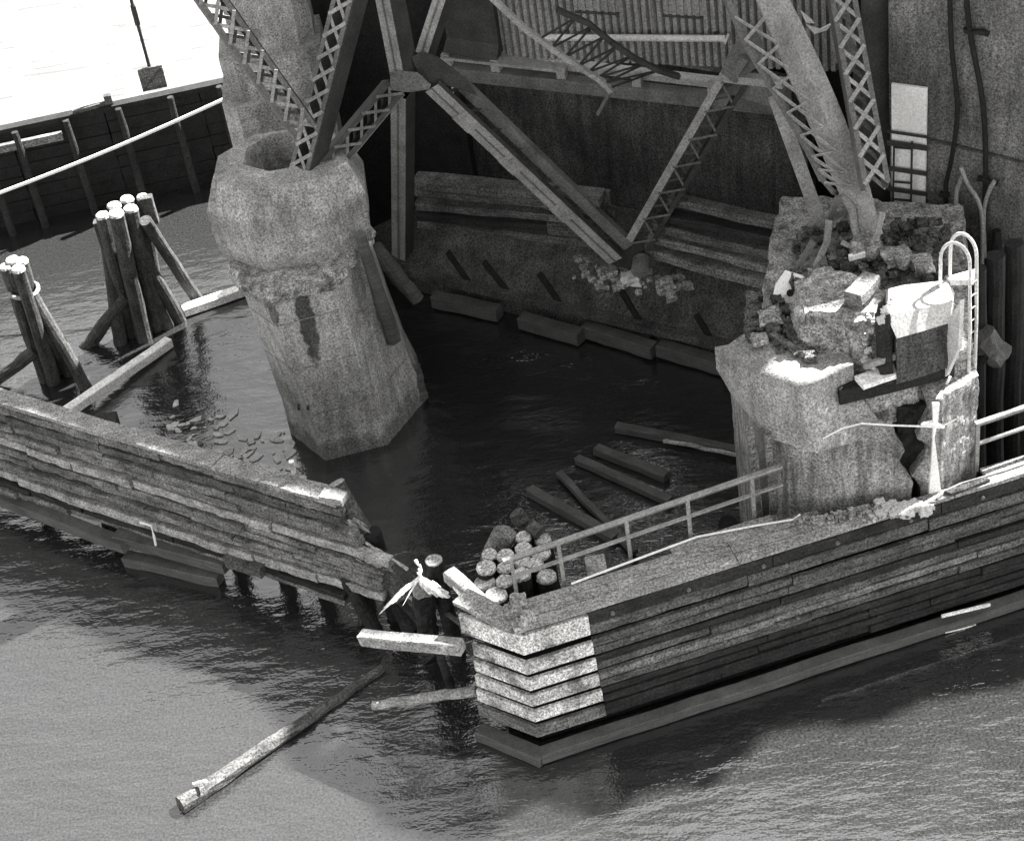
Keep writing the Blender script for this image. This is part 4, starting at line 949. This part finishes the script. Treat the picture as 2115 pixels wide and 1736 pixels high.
# broken members at the gap
q = at(896, 1158, 2.6); t = thing('cluster_pile', (q.x, q.y, 0), 'lone dark pile with a pale round head above the splintered timber', 'pile', None)
MB().log(V((q.x+.1, q.y, -.6)), q, .17, .16, 14).build('shaft', M['timber_dark'], t); MB().tube([q, q+Z*.03], .165, 14, jit=.03).build('sawn_head', M['pile_top'], t)
a = at(694, 1000, 3.1); b = at(832, 1235, .9)
t = thing('leaning_pile', b, 'dark pile with a pale head leaning at the broken end of the left fender', 'pile')
MB().log(b, a, .2, .19, 14, .06).build('shaft', M['timber_mid'], t); d = (a-b).normalized(); MB().tube([a, a+d*.05], [.2, .16], 14, jit=.06).build('sawn_head', M['timber_pale'], t)
logthing(at(845, 1300, .0), at(772, 1130, 1.9), .17, .15, 'dark raking pile under the broken rail at the gap', M['timber_dark'], 'pile', 'raking_pile')
logthing(at(790, 1330, -.1), at(715, 1190, 1.2), .17, .15, 'dark raking pile beneath the end of the left fender', M['timber_dark'], 'pile', 'raking_pile')
t = thing('broken_timber', at(1020, 1285, 2.2), 'broken squared timber with a bright splintered side between the pile cluster and the gap', 'timber')
a = at(928, 1185, 2.7); b = at(1032, 1278, 2.6)
MB().beam(a, b, .26, .26, ch=.02, jit=.006, seg=6).build('beam', M['timber_pale'], t)
def splinters(c0, c1, n, wd, parent, mt='timber_white', L=.35, down=.16, name='splinter'):
    m = MB(); c0 = V(c0); c1 = V(c1); d = (c1-c0).normalized()
    for i in range(n):
        s = random.random(); p = c0.lerp(c1, s)+V((random.uniform(-wd, wd), random.uniform(-wd, wd), random.uniform(-wd, wd)*.6)); l_ = random.uniform(.4, 1)*L
        q = p+d*l_+V((random.uniform(-.1, .1), random.uniform(-.1, .1), random.uniform(-.1, .05)))*L
        r_ = random.uniform(.015, .045); m.tube([p, p.lerp(q, .4), q], [r_, r_*1.1, .003], 4)
    return m.build(name, M[mt], parent)
splinters(at(935, 1208, 2.62), at(1020, 1290, 2.5), 46, .05, t, L=.4)
splinters(at(975, 1250, 2.6), at(1015, 1290, 2.5), 20, .08, t, L=.25)
t = thing('splintered_stump', at(868, 1195, 2.2), 'bright white fan of splintered wood hanging in the gap between the fenders', 'timber')
o = at(868, 1192, 2.6)
for (x, y, z, r_) in ((783, 1268, 2.2, .045), (792, 1255, 2.25, .025), (798, 1248, 2.3, .03), (812, 1232, 2.4, .02), (820, 1236, 2.35, .03), (832, 1250, 2.3, .015)):
    e = at(x, y, z); MB().tube([o, o.lerp(e, .5)+V((0, 0, .03)), e], [r_, r_*.9, .004], 6, jit=.2).build('long_splinter', M['timber_white'], t)
for (x, y, z) in ((925, 1226, 2.5), (905, 1232, 2.4), (890, 1228, 2.4)):
    e = at(x, y, z); MB().beam(o, e, .07, .03, jit=.015, seg=5).build('split_slab', M['timber_white'], t)
splinters(o, at(915, 1225, 2.5), 40, .06, t, L=.28); splinters(at(850, 1205, 2.5), at(815, 1238, 2.4), 14, .04, t, L=.22)
splinters(at(862, 1160, 2.9), at(872, 1195, 2.6), 8, .05, t, L=.2)
logthing(at(885, 1320, .3), at(875, 1215, 2.3), .2, .22, 'dark shattered stump under the white splinters', M['timber_dark'], 'pile', 'shattered_stump', jit=.15)
logthing(at(870, 1262, .5), at(898, 1268, .6), .1, .08, 'pale torn wood lump low in the gap below the splinters', M['timber_pale'], 'log', 'torn_lump', jit=.4)
splinters(at(845, 1255, .8), at(880, 1270, .7), 16, .06, empty('wood_shreds', at(870, 1265, .7), 'pale wood shreds floating low in the gap', 'splinters') , mt='timber_pale', L=.2, name='shred')

for (x0, y0, z0, x1, y1, z1, w_, mt, lb) in (
        (728, 1090, 2.3, 800, 1185, 1.5, .12, 'timber_mid', 'dark split board hanging off the broken tip of the left fender'),
        (755, 1120, 2.2, 842, 1175, 2.0, .07, 'timber_pale', 'thin pale stick pointing right from the tip of the left fender'),
        (770, 1180, 1.4, 862, 1280, .6, .14, 'timber_dark', 'dark slanting board low between the left fender and the splintered stump'),
        (905, 1255, 1.2, 962, 1296, 1.6, .1, 'timber_mid', 'short broken board wedged left of the top corner of the striped nose'),
        (842, 1230, 1.2, 925, 1290, .7, .08, 'timber_pale', 'pale broken stick lying low under the white splinters')):
    beamthing(at(x0, y0, z0), at(x1, y1, z1), w_, w_*.6, lb, M[mt], 'broken_board', 'board', jit=.015)
o2 = at(742, 1140, 2.0)

# slate grey logs floating in the basin
fl = [(1095, 1012, 1272, 1112, .15, 'slate grey log afloat nearest the pile cluster, leftmost of the five'), (1155, 978, 1312, 1142, .1, 'thin slate grey log afloat, steepest of the five in the basin'),
      (1192, 948, 1385, 1036, .13, 'long slate grey log afloat in the middle of the five'), (1232, 928, 1376, 985, .15, 'short thick slate grey log afloat, fourth from the left'), (1272, 882, 1545, 935, .14, 'longest slate grey log afloat, reaching the cracked pier')]
for (x0, y0, x1, y1, r, lb) in fl:
    beamthing(at(x0, y0, .12), at(x1, y1, .1), r*1.5, r*1.4, lb, M['grey_wale'], 'basin_log', 'log', group='logs afloat in the basin', jit=.012)
beamthing(at(1372, 910, .2), at(1545, 942, .2), .08, .08, 'thin pale batten lying along the longest floating log', M['timber_pale'], 'batten', jit=.02)

# ================================================================== LEFT FENDER
Lp0 = at(-150, 772, ZT); 
F0 = at(0, 835, ZT); F1 = at(705, 1048, ZT)
dF = (F1-F0).normalized(); nF = V((dF.y, -dF.x, 0))
if nF.y > 0: nF = -nF
lf = thing('timber_fender', (F0.x*.5+F1.x*.5, F0.y*.5+F1.y*.5, 0), 'left timber fender wall of long weathered planks with missing lower boards', 'fender')
LF = (F1-F0).length
B = V((F0.x, F0.y, 0))
ends = [(ZT, .46, LF, 'timber'), (2.62, .44, LF+.3, 'timber'), (2.16, .26, LF+1.0, 'timber_pale'), (1.88, .34, LF+.8, 'timber'), (1.52, .30, LF+.75, 'timber'), (1.20, .26, LF+.7, 'timber_pale'), (.92, .34, LF-.2, 'timber_dark')]
for k, (zt, h_, ed, mt) in enumerate(ends):
    o = .035*k; ns = 2 if h_ > .28 else 1
    for sub in range(ns):
        hs = h_/ns; zs = zt-hs*(sub+.5); m = MB(); s = -3.0-(k % 3)*.7-sub*.9
        while s < ed:
            s2 = min(ed, s+random.uniform(1.2, 2.8))
            if ed-s2 < .6: s2 = ed
            jo = random.uniform(-.05, .06); jz = random.uniform(-.015, .02); tw2 = random.uniform(-.03, .03)
            m.beam(B+dF*s+nF*(o+jo-.04)+Z*(zs+jz), B+dF*(s2-.03)+nF*(o+jo+tw2-.04)+Z*(zs+jz), .2, hs*random.uniform(.78, .93), ch=.02, jit=.014, seg=8); s = s2
        m.build('planking', M[mt if sub == 0 else random.choice(('timber', 'timber_mid', 'timber'))], lf)
m = MB(); m.beam(B-dF*3.5-nF*.3+Z*1.9, B+dF*(LF-.3)-nF*.3+Z*1.9, .15, 2.0); m.build('backing', M['pile_black'], lf)
m = MB(); s = -3
while s < LF-.1:
    s2 = min(LF-.1, s+random.uniform(2.4, 4)); m.beam(B+dF*s-nF*.18+Z*(ZT+.03), B+dF*(s2-.02)-nF*.18+Z*(ZT+.03), .42, .1, jit=.012, seg=6); s = s2
m.build('cap_plank', M['deckwood'], lf)
for (x0, y0, x1, y1, zz) in ((0, 1028, 262, 1128, .5), (240, 1108, 470, 1168, .55), (262, 1152, 455, 1196, .12), (470, 1152, 545, 1176, .9)):
    a = at(x0-(200 if x0 == 0 else 0), y0-(78 if x0 == 0 else 0), zz); b = at(x1, y1, zz); MB().beam(a, b, .3, .26, ch=.02, jit=.015, seg=8).build('wale', M['grey_wale'] if zz < .8 else M['timber_mid'], lf)
for px in (-20, 120, 260, 400, 500, 585, 672, 735):
    s = ((at(px, 835+px*.302, ZT))-F0).dot(dF); q = B+dF*s-nF*.34
    MB().log(q+V((.1, 0, -.6)), q+Z*2.3, .19, .17, 12).build('pile', M['pile_black'], lf)
for (px, py, s_) in ((35, 812, .3), (120, 850, .24), (215, 868, .5), (330, 905, .22), (428, 950, .24), (490, 955, .25), (580, 985, .22)):
    a = at(px, py, 3.0); MB().beam(a-Z*.5, a+Z*.02, s_, s_, up=(0, 1, 0), ch=.02, jit=.01, seg=2).build('pile_stub', M['timber_dark'], lf)
q = at(612, 992, 3.1); MB().beam(q-Z*.3, q+Z*.5, .1, .1, up=(0, 1, 0)).build('marker_post', M['timber_pale'], lf)
a = at(665, 1022, 3.25); b = at(712, 1030, 3.25); MB().beam(a, b, .26, .16, jit=.01, seg=3).build('block', M['timber_pale'], lf)
splinters(at(690, 1060, 2.7), at(740, 1085, 2.5), 14, .1, lf, mt='timber_pale', L=.35)
splinters(at(742, 1140, 2.0), at(790, 1170, 1.8), 26, .1, lf, mt='timber_pale', L=.3)
random.seed(3); m = MB()
for i in range(60):
    px = random.uniform(340, 620); py = 915+(px-480)*.28+random.gauss(-5, 26); q = at(px, py, .015); n_ = random.randint(5, 8); r0_ = random.uniform(.03, .17)
    a0_ = random.uniform(0, 3); pts = []
    for k in range(n_):
        th = 2*math.pi*k/n_; rr = r0_*random.uniform(.5, 1.2); x_, y_ = rr*math.cos(th)*1.5, rr*math.sin(th)*.8
        pts.append(q+V((x_*math.cos(a0_)-y_*math.sin(a0_), x_*math.sin(a0_)+y_*math.cos(a0_), 0)))
    m.plate(pts, .03, nrm=V((0, 0, 1)))
tag(m.build('floating_chips', M['pale']), 'pale wood chips floating behind the left fender', 'debris', kind='stuff')
# rope on face
m = MB(); m.tube([atp(x, y, (F0.x+nF.x*.5, F0.y+nF.y*.5), (dF.x, dF.y)) for x, y in ((290, 1078), (312, 1085), (318, 1108), (322, 1125))], .03, 6, jit=.2)
tag(m.build('rope_tail', M['rope']), 'short pale rope tail hanging on the left fender face', 'rope')
